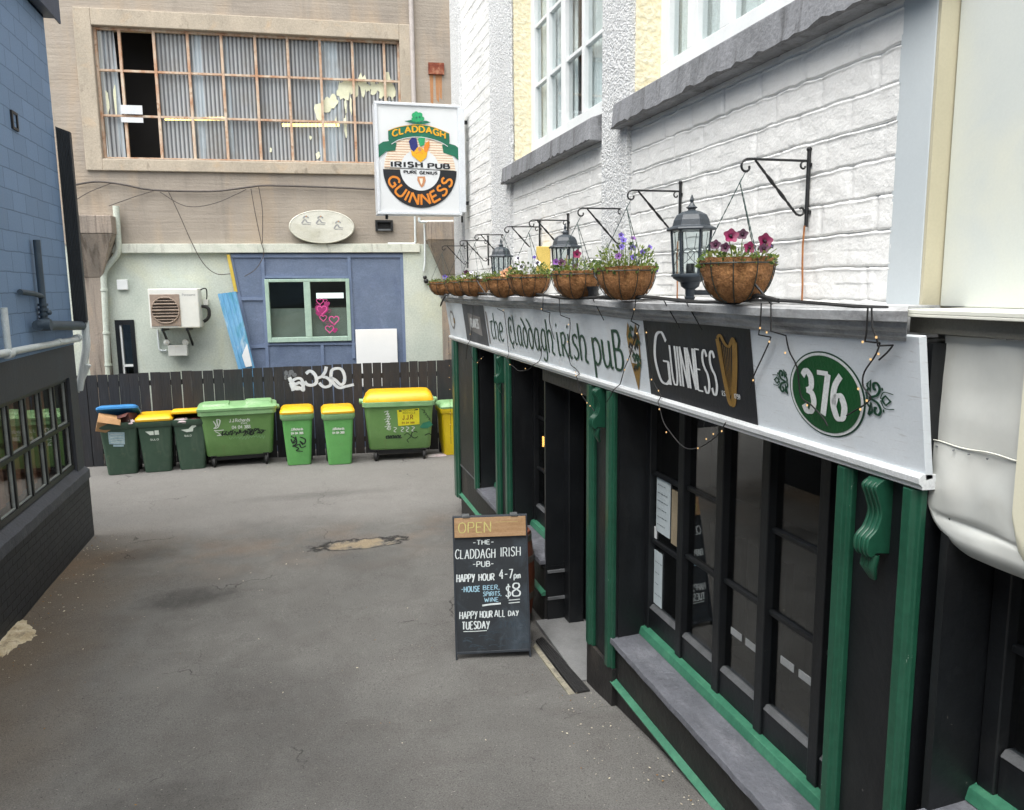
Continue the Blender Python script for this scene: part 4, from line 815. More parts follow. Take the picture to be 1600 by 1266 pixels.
for i in range(n * 4 + 1): pl.append((LX + .01 + .15 * i / (n * 4), LY + .03 - .008 * (1 if (i // 2) % 2 else 0)))
pl += [(LX + .16, LY + .1), (LX + .01, LY + .1)]; b_ = [(x, y, 2.62) for x, y in pl]; t_ = [(x, y, 4.93 - .06 * (x - LX) / .16) for x, y in pl]; mb.hexa(b_, t_)
mb.build("corner_cladding", mat("charcoal ribbed steel", '#25292c', '#2d3134', .5, 5, (1, 1, .3)), lb)
q = on_x(21, 189, LX); o = thing("wall_vent", "small dark framed vent on the blue block wall at the upper left", "vent", (LX, q[1], q[2]))
mb = MB(); a_ = q[1]
for z0, z1, y0, y1 in ((-.09, .09, -.09, -.06), (-.09, .09, .06, .09), (-.09, -.065, -.06, .06), (.065, .09, -.06, .06)): mb.box(LX - .01, LX + .02, a_ + y0, a_ + y1, q[2] + z0, q[2] + z1)
mb.build("frame", m_black, o); MB().box(LX - .01, LX + .005, a_ - .06, a_ + .06, q[2] - .065, q[2] + .065).build("grille", m_blue, o)
# pipes on the left wall
def elbow(pts, r=.06, n=5):
    o = [Vector(pts[0])]
    for i in range(1, len(pts) - 1):
        p = Vector(pts[i]); a = (Vector(pts[i - 1]) - p).normalized(); b = (Vector(pts[i + 1]) - p).normalized()
        for k in range(n + 1): t = k / n; o.append((p + a * r) * (1 - t) ** 2 + p * 2 * t * (1 - t) + (p + b * r) * t * t)
    return [tuple(p) for p in o] + [tuple(pts[-1])]
m_pvc = mat("white plastic pipe", '#cfd6d6', '#bfc8c9', .4, 6, bump=.06, dirt=('#7b8080', .4, 5, (1, 1, 1), .58, .8)); m_bpipe = mat("slate blue pipe", '#33414d', '#3d4c58', .5, 6)
pw = thing("waste_pipe", "white plastic waste pipe along the top of the black base, turning down at the corner", "pipe", (LX, 10, 2.4))
zc = 2.44; yb_ = on_x(10, 540, LX + .06)[1]
mb = MB(); mb.tube(elbow([(LX + .07, 4, zc + .06), (LX + .07, LY - .05, zc - .015)]), .035, 10); mb.tube([(LX + .07, yb_, zc + .03), (LX + .07, yb_, zc + .42)], .03, 10); mb.build("pipe", m_pvc, pw, smooth=50)
for y, r in ((yb_, .045), (LY - .12, .045), (LY - .9, .04)): MB().tube([(LX + .07, y - .06, zc), (LX + .07, y + .06, zc)], r, 12).build("socket", m_pvc, pw, smooth=50)
mb = MB(); mb.tube(elbow([(LX + .12, LY + .1, 2.64), (LX + .12, LY + .08, 2.32), (LX - .02, LY + .12, 1.78)], .1), [.045] * 8 + [.018] if False else .045, 10); mb.tube([(LX + .1, LY + .1, 2.1), (LX - .03, LY + .12, 1.75)], [.05, .012], 10); mb.build("down_leg", m_pvc, pw, smooth=50)
bp = thing("vent_pipe", "slate blue pipe standing on the blue wall above the white waste pipe", "pipe", (LX, 10, 2.8))
q0, q1 = on_x(57, 375, LX + .06), on_x(64, 478, LX + .06); yv = q0[1]
mb = MB(); mb.tube([(LX + .06, yv, q0[2]), (LX + .06, yv, 2.68)], .035, 10); mb.tube(elbow([(LX + .06, yv, 2.95), (LX + .06, yv - .25, 2.98), (LX + .04, yv - .62, 3.0)]), .028, 8); mb.build("stack", m_bpipe, bp, smooth=50)
mb = MB(); mb.tube([(LX + .09, yv - .35, 2.66), (LX + .09, LY + .05, 2.58)], .055, 12); mb.tube([(LX + .09, yv - .3, 2.66), (LX + .2, yv - .3, 2.66)], .06, 12); mb.build("branch", m_bpipe, bp, smooth=50)
mb = MB()
for k in range(4): mb.tube([(LX + .06, yv, 2.70 + .05 * k), (LX + .06, yv, 2.725 + .05 * k)], .05, 10)
mb.ball((LX + .11, yv, 2.78), .03, 8); mb.build("joint", m_bpipe, bp, smooth=50)
ps = MB(); pts = [gp(x, y) for x, y in ((0, 975), (20, 966), (38, 968), (50, 980), (57, 990), (48, 1000), (30, 1008), (12, 1022), (0, 1028), (-30, 1035), (-40, 985))]
c_ = np.mean(pts, 0); N = 9; rings = []
for k in range(N + 1):
    f_ = 1 - k / (N + .5); rings.append([tuple(c_ + (np.array(p) - c_) * f_ * (1 + .08 * math.sin(i * 2.3 + k)) + np.array([0, 0, -.004 + .04 * (1 - f_ ** 2) + .012 * random.random() * (k > 0)])) for i, p in enumerate(catmull(pts + [pts[0]], 4)[:-1])])
ps.loft(rings); solo(ps, "dried_plaster", mat("cream plaster", '#c9bfa6', '#a8997c', .85, 9, bump=.8, bscale=40, dirt=('#6d6353', .7, 14, (1, 1, 1), .55, .7)), "patch of dried cream plaster spilt on the asphalt against the left wall", "plaster patch", tuple(c_), smooth=60)

# ================================================================== back building
back = thing("concrete_building", "tall stained concrete building with a huge ribbed factory window, closing the end of the yard", "building", (0, 0, 0), True)
def conc():
    t = NT("stained concrete"); k = t.mix(t.ramp(t.noise(.7), .35, .65), C('#a39a8e'), C('#8e867c'))
    k = t.mix(t.math('MULTIPLY', t.ramp(t.noise(1.5, (1, 1, .25), dist=.6), .5, .75), .6), k, C('#b19c82')); k = t.mix(t.math('MULTIPLY', t.ramp(t.noise(2.2, (2.2, 1, .16)), .55, .8), .5), k, C('#77726b'))
    k = t.mix(t.math('MULTIPLY', t.ramp(t.noise(1.1, (.35, 1, 3)), .52, .7), .35), k, C('#b4aaa0')); k = t.mix(t.ramp(t.noise(9, dist=1), .74, .82), k, C('#ab8a66'))
    t.bsdf(k, .85, 0, .3, t.math('ADD', t.noise(22), t.math('MULTIPLY', t.noise(3, (.2, 1, 6)), 1.2)), .4, .02); return t.m
m_conc = conc()
m_surr = mat("pale concrete surround", '#b0a594', '#a09788', .85, 2.5, (1, 1, .5), bump=.3, bscale=20, dirt=('#5f574e', .6, 6, (1, 1, .6), .6, .75), dirt2=('#c3a37c', .4, 3, (1, 1, 1), .55, .75))
def rect4(tl, tr, bl, br, off=0):
    p = [bk(*q, off) for q in (tl, tr, bl, br)]; return (p[0][0] + p[2][0]) / 2, (p[1][0] + p[3][0]) / 2, (p[2][1] + p[3][1]) / 2, (p[0][1] + p[1][1]) / 2
wu0, wu1, wz0, wz1 = rect4((144.5, 42), (624, 62), (160, 247), (629, 256)); zl = bk(400, 382)[1]
mb = MB(); mb.box(-9, wu0, 0, .3, zl, 10); mb.box(wu1, 10, 0, .3, zl, 10); mb.box(wu0, wu1, 0, .3, wz1, 10); mb.box(wu0, wu1, 0, .3, zl, wz0); mb.build("concrete_wall", m_conc, back)
mb = MB(); s_ = .28; mb.box(wu0 - s_, wu0 - .001, -.05, .1, wz0 - .22, wz1 + s_); mb.box(wu1 + .001, wu1 + .2, -.05, .1, wz0 - .22, wz1 + s_); mb.box(wu0 - .001, wu1 + .001, -.049, .1, wz1 + .001, wz1 + s_ - .001); mb.box(wu0 - .001, wu1 + .001, -.056, .1, wz0 - .22, wz0 - .02); mb.build("window_surround", m_surr, back, bevel=.012)
mb = MB(); mb.box(wu0 - .1, wu1 + .1, .9, 1.0, wz0 - 1, wz1 + 1); mb.box(wu0 - .1, wu1 + .1, .2, .95, wz0 - .3, wz0 - .25); mb.box(wu0 - .1, wu1 + .1, .2, .95, wz1 + .2, wz1 + .3); mb.build("dark_hall", mat("factory dark", '#0a0c12', '#12141c', .9, 1), back)
cols = [144.6, 194, 247, 299, 351, 403, 453, 503, 553, 602, 624]; cu_ = [bk(x, 150, .1)[0] for x in cols]; cu_[0], cu_[-1] = wu0, wu1
zr = [wz0 + (wz1 - wz0) * t for t in (.335, .68)]
mb = MB()
for u in cu_[1:-1]: mb.box(u - .022, u + .022, .06, .12, wz0, wz1)
for z in zr: mb.box(wu0, wu1, .065, .11, z - .018, z + .018)
mb.box(wu0, wu0 + .04, .06, .12, wz0, wz1); mb.box(wu1 - .04, wu1, .06, .12, wz0, wz1); mb.box(wu0, wu1, .061, .12, wz1 - .035, wz1); mb.box(wu0, wu1, .061, .12, wz0, wz0 + .03)
fw = mb.build("factory_window", mat("rust and flaking paint bars", '#b0876a', '#c9bba8', .75, 4, (2, 1, 1), bump=.3, dirt=('#7a4a2a', .6, 9, (1, 1, 1), .55, .7)), back)
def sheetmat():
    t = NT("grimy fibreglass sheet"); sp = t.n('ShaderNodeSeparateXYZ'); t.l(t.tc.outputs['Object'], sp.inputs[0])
    rib = t.math('SINE', t.math('MULTIPLY', sp.outputs[0], 2 * PI / .072), 0); k = t.mix(t.ramp(rib, -.5, .9), C('#b2b6b8'), C('#5b5e62'))      # rib shading painted into the colour: valleys darker than crests
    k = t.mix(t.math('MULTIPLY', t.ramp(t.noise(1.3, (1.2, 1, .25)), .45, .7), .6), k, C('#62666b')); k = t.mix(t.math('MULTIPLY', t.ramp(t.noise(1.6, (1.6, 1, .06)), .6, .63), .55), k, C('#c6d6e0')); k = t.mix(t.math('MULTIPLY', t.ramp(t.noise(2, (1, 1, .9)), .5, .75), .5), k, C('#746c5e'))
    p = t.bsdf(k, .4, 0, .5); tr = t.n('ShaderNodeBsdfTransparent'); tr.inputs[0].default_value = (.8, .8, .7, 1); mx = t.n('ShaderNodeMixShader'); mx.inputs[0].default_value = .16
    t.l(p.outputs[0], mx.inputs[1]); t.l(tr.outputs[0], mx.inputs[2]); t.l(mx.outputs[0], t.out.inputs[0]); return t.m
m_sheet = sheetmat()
for i in range(10):
    if i == 1: continue
    a, b = cu_[i], cu_[i + 1]
    if i == 0: b -= .10
    n = int((b - a) / .0135); pts = [(a + (b - a) * k / n, .15 + .009 * math.sin((a + (b - a) * k / n) * 2 * PI / .072)) for k in range(n + 1)]
    jig = [(.0, .0)] if i else [(.0, .03)]
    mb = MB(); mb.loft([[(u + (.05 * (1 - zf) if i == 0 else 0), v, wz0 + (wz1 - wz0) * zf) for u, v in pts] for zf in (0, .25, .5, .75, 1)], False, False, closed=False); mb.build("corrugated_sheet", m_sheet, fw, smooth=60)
mb = MB()
for zz_ in ((.50, .58), (.375, .455)):
    pass
a = bk(188, 164, .02); b = bk(223, 179, .02); c = bk(189, 183, .02); d = bk(224, 192, .02)
mb.box(a[0], b[0], .02, .03, b[1], a[1]); mb.box(c[0], d[0], .02, .03, d[1], c[1]); mb.build("white_card", mat("white card", '#cfd3d6', '#c5cace', .6, 5), fw)
# sprayed cream paint on the sheets
m_splash = mat("cream paint splash", '#dedfc4', '#d0d2b4', .6, 6); D = Decal(lambda u, v, h: (u, .135 - h, v))
for (x, y, w, hh_) in ((497, 176, 5, 22), (505, 168, 6, 18), (514, 163, 7, 20), (521, 158, 6, 16), (533, 143, 6, 22), (541, 138, 8, 26), (549, 135, 6, 22), (556, 142, 4, 24), (566, 132, 5, 28), (574, 137, 5, 12), (584, 138, 6, 16), (590, 136, 4, 12), (597, 140, 6, 24), (606, 135, 7, 30), (613, 142, 4, 28), (561, 124, 2, 5), (540, 165, 1.5, 20), (548, 164, 1.5, 26), (606, 170, 1.3, 24), (525, 190, 1.5, 14), (485, 215, 2, 6), (497, 243, 3, 9), (423, 235, 1.5, 6), (540, 195, 2, 30), (168, 160, 2, 30), (180, 160, 2, 45)):
    p = bk(x, y, .13); s_ = 16 / 1230; pts = []
    for k in range(14): a = 2 * PI * k / 14; rr_ = 1 + .35 * random.uniform(-1, 1); pts.append((p[0] + math.cos(a) * w * s_ * rr_, p[1] + math.sin(a) * hh_ * .5 * s_ * rr_))
    D.poly(pts, 0, 0)
D.build("paint_splash", m_splash, fw)
m_tube = emit("yellow tube light", '#ffe08a', 9)
for (x0, x1, y) in ((258, 352, 186), (441, 530, 196)):
    a, b = bk(x0, y, .24), bk(x1, y, .24); solo(MB().tube([(a[0], .22, a[1]), (b[0], .22, b[1])], .03, 8), "tube_light", m_tube, "lit yellow tube light glowing behind the ribbed sheets, %s one" % ("left" if x0 < 300 else "right"), "lamp", (a[0], .22, a[1]), True, group="tube lights behind the factory window")
# columns with flared heads
m_col = mat("weathered concrete column", '#9c9084', '#827a71', .85, 2, (1.5, 1, .25), bump=.4, bscale=20, dirt=('#4c433b', .75, 4, (2.4, 1, .2), .52, .68), dirt2=('#b09a80', .5, 3, (1, 1, .6), .55, .75))
def column(x0, x1, ytop, ymid, xs0, xs1, ylow, d=.45):
    a, b = bk(x0, ytop, -d)[0], bk(x1, ytop, -d)[0]; z1, z2, z3 = bk(x0, ytop, -d)[1], bk(x0, ymid, -d)[1], bk(xs0, ylow, -.16)[1]; c, e_ = bk(xs0, ylow, -.16)[0], bk(xs1, ylow, -.16)[0]
    mb = MB(); mb.box(a, b, -d, .02, z2, z1); mb.hexa([(c, -.16, z3), (e_, -.16, z3), (e_, .02, z3), (c, .02, z3)], [(a + .01, -d + .01, z2), (b - .01, -d + .01, z2), (b - .01, .02, z2), (a + .01, .02, z2)]); o = mb.build("column_head", m_col, back, bevel=.015)
    MB().box(c, e_, -.155, .05, -.2, z3).build("column", m_col, back, bevel=.01)
column(117, 173, 336, 365, 127, 160, 434); column(668, 712, 346, 375, 690, 735, 430)
# rendered ground storey
gu0, gu1 = bk(165, 480)[0], bk(652, 480)[0]; zlt, zlb = bk(400, 381, -.1)[1], bk(400, 395, -.1)[1]
m_pgreen = mat("pale green render", '#bfc6bc', '#b1bab0', .75, 1.5, bump=.15, bscale=15, dirt=('#c9c7a0', .5, 1.2, (1, 1, .6), .5, .75), dirt2=('#8c958f', .35, 4, (1, 1, .3), .58, .8))
m_lint = mat("stained pale lintel", '#cfd2c6', '#b9bdb2', .7, 3, (1, 1, .4), bump=.2, dirt=('#6d6a60', .6, 7, (1.4, 1, .3), .57, .72), dirt2=('#8a9a86', .4, 4, (1, 1, 1), .55, .75))
MB().box(gu0, bk(652, 388, -.1)[0] + .05, -.1, .05, zlb, zlt).build("lintel", m_lint, back, bevel=.008)
pu0, pu1 = bk(358, 480)[0], bk(632, 480)[0]
nu0, nu1, nz0, nz1 = rect4((180, 500), (211, 500), (186, 590), (215, 590))
mb = MB(); mb.box(gu0, nu0, 0, .3, -.2, zlb); mb.box(nu1, pu0 + .3, 0, .3, -.2, zlb); mb.box(nu0, nu1, 0, .3, nz1, zlb); mb.box(nu0, nu1, 0, .3, -.2, nz0); mb.box(pu1, 10, -.06, .3, -.2, zlb if False else zl); mb.box(-9, gu0, 0.02, .3, -.2, zl); mb.box(gu0, 10, 0.05, .3, zlb - .01, zl)
mb.build("rendered_wall", m_pgreen, back)
mb = MB(); mb.box(nu0, nu0 + .07, -.02, .1, nz0, nz1); mb.box(nu1 - .07, nu1, -.02, .1, nz0, nz1); mb.box(nu0 + .07, nu1 - .07, -.02, .1, nz1 - .09, nz1); mb.box(nu0 + .07, nu1 - .07, -.02, .1, nz0, nz0 + .05); o = mb.build("side_window", m_black, back)
mb = MB(); mb.box(nu0 + .07, nu0 + .1, -.0, .1, nz0 + .05, nz1 - .09); mb.box(nu0 + .07, nu1 - .07, -.0, .1, nz0 + .2, nz0 + .24); mb.build("pale_bead", m_whitef, o); MB().box(nu0 + .07, nu1 - .07, .05, .06, nz0, nz1 - .05).build("glass", m_glass, o); MB().box(nu0, nu1, .2, .25, nz0, nz1).build("panel", mat("muddy green", '#4c5548', '#3f473d', .6, 2), o)
# blue boarded part: slanted left edge
m_bpan = mat("slate blue panel", '#66748c', '#5b6a82', .65, 2, (1, 1, .6), bump=.1, bscale=20, dirt=('#7787a3', .5, 4, (.6, 1, 1.2), .5, .75), dirt2=('#3e4a70', .4, 3, (1, 1, .4), .55, .75)); m_batt = mat("slate blue batten", '#6f7f9a', '#62728e', .6, 4)
iu0, iu1, iz0, iz1 = rect4((414, 436), (546, 436), (418, 534), (549, 534), -.05)
A = bk(360, 398, -.03); B = bk(397, 575, -.03)
mb = MB(); zb = -.2; xb = B[0] + (B[0] - A[0]) / (A[1] - B[1]) * (B[1] - zb)
mb.prism([(xb, zb), (iu0, zb), (iu0, zlb), (A[0], zlb)], 'y', -.03, .02); mb.box(iu1, pu1, -.03, .02, zb, zlb); mb.box(iu0, iu1, -.03, .02, iz1, zlb); mb.box(iu0, iu1, -.03, .02, zb, iz0); bp_ = mb.build("blue_panel", m_bpan, back)
mb = MB()
def batt(p, q, w=.028):
    a, b = bk(*p, -.04), bk(*q, -.04); mb.add([], [], 0)
    if abs(a[0] - b[0]) < abs(a[1] - b[1]): mb.hexa([(b[0] - w, -.055, b[1]), (b[0] + w, -.055, b[1]), (b[0] + w, -.03, b[1]), (b[0] - w, -.03, b[1])], [(a[0] - w, -.055, a[1]), (a[0] + w, -.055, a[1]), (a[0] + w, -.03, a[1]), (a[0] - w, -.03, a[1])])
    else: mb.hexa([(a[0], -.054, a[1] - w), (b[0], -.054, b[1] - w), (b[0], -.03, b[1] - w), (a[0], -.03, a[1] - w)], [(a[0], -.054, a[1] + w), (b[0], -.054, b[1] + w), (b[0], -.03, b[1] + w), (a[0], -.03, a[1] + w)])
batt((410, 398), (419, 590)); batt((545, 400), (553, 560)); batt((503, 536), (506, 590)); batt((376, 467), (412, 467)); batt((392, 542), (419, 541)); batt((361, 400), (630, 400), .03); batt((412, 433), (546, 433), .02); batt((412, 538), (556, 537), .02); batt((628, 400), (634, 590), .035); batt((361, 404), (398, 580), .03)
mb.build("batten", m_batt, bp_)
m_wgreen = mat("sage green window paint", '#a3bcae', '#93ad9f', .5, 5, dirt=('#d5ddd2', .4, 8, (1, 1, .3), .58, .75))
mb = MB(); um = bk(481, 480, -.05)[0]; t_ = .07
for b in ((iu0, iu0 + t_, iz0, iz1), (iu1 - t_, iu1, iz0, iz1), (iu0 + t_, iu1 - t_, iz1 - t_ * .8, iz1), (iu0 + t_, iu1 - t_, iz0, iz0 + t_ * 1.3), (um - .06, um + .06, iz0 + t_ * 1.3, iz1 - t_ * .8)): mb.box(b[0], b[1], -.085, .05, b[2], b[3])
aw = mb.build("annex_window", m_wgreen, back, bevel=.008); MB().box(iu0 + .03, iu1 - .03, -.012, -.006, iz0 + .03, iz1 - .03).build("glass", glass("annex glass", (.82, .86, .85, 1), 1.4), aw)
mb = MB(); zz_ = bk(450, 482, .1)[1]; mb.box(iu0 + .03, iu1 - .03, .08, .09, iz0, zz_); mb.build("half_blind", mat("grey half blind", '#8f9690', '#7f867f', .8, 2), aw); mb = MB(); mb.box(iu0 - .4, iu1 + .4, .9, 1.0, iz0 - .3, iz1 + .3); mb.box(iu0 - .4, iu1 + .4, .1, 1.0, iz0 - .4, iz0 - .3); mb.box(iu0 - .4, iu1 + .4, .1, 1.0, iz1 + .3, iz1 + .4); mb.build("room", mat("green grey room", '#39413d', '#2c322f', .8, 2), aw)
a, b = bk(494, 458, .06), bk(537, 466, .06); MB().box(a[0], b[0], .05, .07, b[1], a[1]).build("ceiling_lamp", emit("pale strip lamp", '#dfe6e4', 1.0), aw)
D = Decal(lambda u, v, h: (u, -.014 - h, v)); m_pink = mat("pink sticker", '#d65a9a', '#c94a8c', .5, 5); m_dpink = mat("deep pink sticker", '#8f2a63', '#9c2f6c', .5, 5)
for (x, y, s, mi) in ((503, 484, 9, 1), (503, 484, 7, 0), (522, 500, 7, 0), (515, 514, 6, 0), (505, 497, 5, 0), (500, 471, 5, 0), (511, 475, 4, 1), (514, 486, 3, 1), (497, 476, 3, 1), (523, 516, 4, 1), (512, 504, 3, 1), (508, 470, 3, 0), (519, 508, 3, 1), (498, 490, 4, 1)):
    p = bk(x, y); k = s * 16 / 1230; hp = [(p[0] + k * .0625 * 16 * math.sin(t) ** 3, p[1] + k * (13 * math.cos(t) - 5 * math.cos(2 * t) - 2 * math.cos(3 * t) - math.cos(4 * t)) / 16) for t in [2 * PI * i / 22 for i in range(23)]]
    D.stroke(hp, k * .2, None, mi, 0)
    if s in (9, 4): D.poly(hp[:-1], mi, 0)
D.build("heart_stickers", [m_pink, m_dpink], aw)
q = rect4((555, 515), (620, 514), (558, 580), (622, 580), -.1)
solo(MB().box(q[0], q[1], -.1, -.075, q[2] - .3, q[3]), "white_board", mat("plain white board", '#e8eaea', '#e2e5e5', .5, 2, bump=.03, grain=.02), "plain white board fixed to the blue panels right of the green framed window", "board", (q[0], -.08, q[2]), True, bevel=.004)
# leaning blue metal sheets
ls = thing("leaning_sheet", "faded blue corrugated metal sheet leaning against the pale green wall", "metal sheet", (0, -.2, 1.0), True)
P_ = [bk(x, y, -.2) for x, y in ((340, 460), (369, 456), (398, 575), (374, 582))]
def q4(s, t): return [(P_[0][i] * (1 - s) + P_[1][i] * s) * (1 - t) + (P_[3][i] * (1 - s) + P_[2][i] * s) * t for i in (0, 1)]
mb = MB(); n = 24; rows = []
for t in (0, .3, .6, 1, 1.6): rows.append([(q4(k / n, t)[0], -.2 - .018 * (1 if (k // 3) % 2 else 0), q4(k / n, t)[1] + (.012 * random.random() if t == 0 else 0)) for k in range(n + 1)])
mb.loft(rows, False, False, closed=False); mb.build("sheet", mat("faded sky blue steel", '#7fb2d6', '#5b9ac4', .5, 3, (1, 1, .4), bump=.1, dirt=('#3f8f9a', .6, 4, (1, 1, .6), .52, .7), dirt2=('#c8d8df', .6, 6, (1, 1, .3), .58, .7)), ls, smooth=30)
pp = [bk(x, y, -.23) for x, y in ((381, 548), (386, 537), (394, 572), (384, 574), (378, 556))]; MB().add([(u, -.232, z) for u, z in pp], [tuple(range(5))]).build("torn_paper", m_whitef, ls)
pp = [bk(x, y, -.08) for x, y in ((354, 398), (359, 398), (371, 456), (366, 456))]; solo(MB().hexa([(u, -.08, z) for u, z in pp], [(u, -.05, z) for u, z in pp]), "yellow_batten", mat("yellow paint", '#c9b04a', '#b59c3c', .6, 5), "slim yellow edged batten above the blue leaning sheet", "batten", (pp[0][0], -.06, pp[0][1]), True)
# air conditioner
au0, au1, az0, az1 = rect4((232, 452), (309, 450), (233, 514), (313, 512), -.45)
ac = thing("air_conditioner", "white air conditioner with a round brown fan grille on the pale green wall", "air conditioner", (au0, -.2, az0), True)
m_acw = mat("white enamel", '#d8d9d3', '#cdcfc9', .4, 3, bump=.03, grain=.03, dirt=('#a38f76', .5, 4, (1, 1, .4), .6, .8))
MB().box(au0, au1, -.45, -.1, az0, az1).build("case", m_acw, ac, bevel=.02)
fx0, fx1, fz0, fz1 = au0 + .03, au0 + .62 * (au1 - au0), az0 + .04, az1 - .1; fcx, fcz = (fx0 + fx1) / 2, (fz0 + fz1) / 2; fr_ = min(fx1 - fx0, fz1 - fz0) / 2
m_acb = mat("brown dusty grille", '#98887a', '#85766a', .7, 6); mb = MB(); mb.box(fx0, fx1, -.462, -.449, fz0, fz1); g_ = mb.build("grille", m_acb, ac, bevel=.004)
mb = MB(); mb.lathe([(.01, -.466), (fr_ * .93, -.466), (fr_ * .93, -.463)], (fcx, 0, fcz), 32, axis='y'); mb.v = [(x, -.4635, z) for x, y, z in mb.v]; mb.build("fan_opening", mat("dark fan", '#4d443d', '#5c5249', .7, 4), g_)
mb = MB()
for k in range(9): z = fcz - fr_ * .9 + fr_ * 1.8 * k / 8; w = math.sqrt(max(.0001, (fr_ * .95) ** 2 - (z - fcz) ** 2)); mb.tube([(fcx - w, -.47, z), (fcx + w, -.47, z)], .009 if k % 2 else .014, 6)
mb.tube([(fcx + fr_ * .94 * math.cos(a), -.47, fcz + fr_ * .94 * math.sin(a)) for a in [2 * PI * i / 32 for i in range(32)]], .012, 6, closed=True); mb.build("guard", m_acb, g_, smooth=50)
D = Decal(lambda u, v, h: (au0 + u, -.4505 - h, az0 + v)); D.text("PAnasonic" if False else "Panasonic", .68 * (au1 - au0), (az1 - az0) - .13, .035, .006, None, 0, 0, fit=.22); D.text("inverter" if False else "Inorio"[:0] or "nr", .9, .5, .0001, .0001) if False else None
D.build("brand_mark", mat("grey print", '#8b8f92', '#84888b', .5), ac)
mb = MB()
for u in (au0 + .18, au1 - .25): MB().box(u, u + .04, -.46, 0, az0 - .05, az0 - .005).prism([(-.4, az0 - .05), (0, az0 - .35), (0, az0 - .3), (-.33, az0 - .05)], 'x', u, u + .03).build("wall_bracket", m_black, ac)
mb = MB(); mb.tube(elbow([(au1 + .02, -.2, az0 + .1), (au1 + .12, -.2, az0 + .16), (au1 + .13, -.2, az0 + .36), (au1 + .0, -.2, az0 + .38)], .08), .03, 8); mb.tube(elbow([(au1 - .05, -.2, az1 - .05), (au1 + .1, -.15, az1 + .02), (au1 + .08, -.05, az1 - .2), (au1 + .02, -.1, az0 + .4)], .08), .012, 6); mb.build("hose", m_rubber, ac, smooth=60)
MB().box(au1 + .02, au1 + .1, -.12, 0, az0 + .4, az0 + .5).build("isolator", m_acw, ac)
fl = thing("flood_light", "white twin head security light box below the air conditioner", "light", (au0, -.1, az0 - .4), True)
a, b = bk(262, 540, -.2), bk(293, 556, -.2); MB().box(a[0], b[0], -.2, -.06, b[1], a[1]).build("housing", m_acw, fl, bevel=.01)
for x in (261, 290): p = bk(x, 535, -.15); MB().lathe([(.02, -.0), (.055, .02), (.06, .1), (.03, .12)], (p[0], -.2, p[1]), 14, axis='y').build("lamp_head", m_acw, fl, smooth=50)
a, b = bk(246, 515, -.05), bk(260, 548, -.05); MB().tube(elbow([(a[0], -.04, a[1]), (a[0], -.04, b[1]), (b[0], -.04, b[1])], .06), .018, 8).build("conduit", m_pvc, fl, smooth=50)
p = bk(191, 445, -.05); wb = thing("wall_box", "small square white box on the pale green wall left of the air conditioner", "junction box", (p[0], 0, p[1]), True); MB().box(p[0] - .09, p[0] + .09, -.06, 0, p[1] - .09, p[1] + .09).build("lid", m_whitef, wb, bevel=.008)
# oval sign
oa, ob = bk(450, 353, -.3), bk(554, 353, -.3); oz1, oz0 = bk(502, 327, -.3)[1], bk(502, 380, -.3)[1]; oc = ((oa[0] + ob[0]) / 2, (oz0 + oz1) / 2); orx, orz = (ob[0] - oa[0]) / 2, (oz1 - oz0) / 2
os_ = thing("oval_sign", "weathered white oval sign with faded marks on the concrete wall above the blue panels", "sign", (oc[0], -.2, oc[1]), True)
def ell(sx, v): return [(oc[0] + orx * sx * math.cos(2 * PI * i / 56), v, oc[1] + orz * sx * math.sin(2 * PI * i / 56)) for i in range(56)]
mb = MB(); mb.loft([ell(.97, -.02), ell(1.0, -.03), ell(1.0, -.14), ell(.985, -.16), ell(.96, -.165), ell(.95, -.16)]); mb.build("disc", mat("dirty white acrylic", '#d3d3c8', '#c2c2b6', .5, 2, (1, 1, 1), bump=.05, dirt=('#a7a691', .6, 3, (.6, 1, 2), .48, .72), dirt2=('#8a8778', .5, 9, (1, 1, 1), .62, .75)), os_, smooth=40)
D = Decal(lambda u, v, h: (oc[0] + u, -.161 - h, oc[1] + v))
for (x, y) in ((-.28, .12), (-.02, .12), (.3, .03)):
    D.stroke(catmull([(x - .08, y - .06), (x - .02, y + .01), (x + .02, y - .04), (x + .09, y - .05)], 5), .014, .03, 0, 0); D.ring(x, y + .02, .035, .06, 20, 170, 0, 1); D.stroke([(x - .07, y - .075), (x, y - .07), (x + .08, y - .08)], .012, None, 0, 1)
    D.poly([(x - .01, y + .06), (x + .02, y + .06), (x + .015, y + .09)], 1, 1)
D.build("faded_marks", [mat("faded grey print", '#8a8c8e', '#9b9c9a', .6, 9), mat("faded orange print", '#b98a5a', '#b98a5a', .6)], os_)
q = rect4((586, 344), (614, 344), (587, 361), (614, 361), -.05); ov = thing("air_brick", "small dark rectangular vent below the hanging sign", "vent", (q[0], 0, q[2]), True)
mb = MB(); 
for b in ((q[0], q[0] + .04, q[2], q[3]), (q[1] - .04, q[1], q[2], q[3]), (q[0] + .04, q[1] - .04, q[3] - .04, q[3]), (q[0] + .04, q[1] - .04, q[2], q[2] + .05)): mb.box(b[0], b[1], -.06, .01, b[2], b[3])
mb.build("frame", m_black, ov); MB().box(q[0] + .04, q[1] - .04, -.02, .01, q[2] + .04, q[3] - .04).build("louvre", m_dark, ov); MB().box(q[0] + .05, q[1] - .05, -.061, -.02, q[2] + .008, q[2] + .03).build("pale_edge", m_galv, ov)
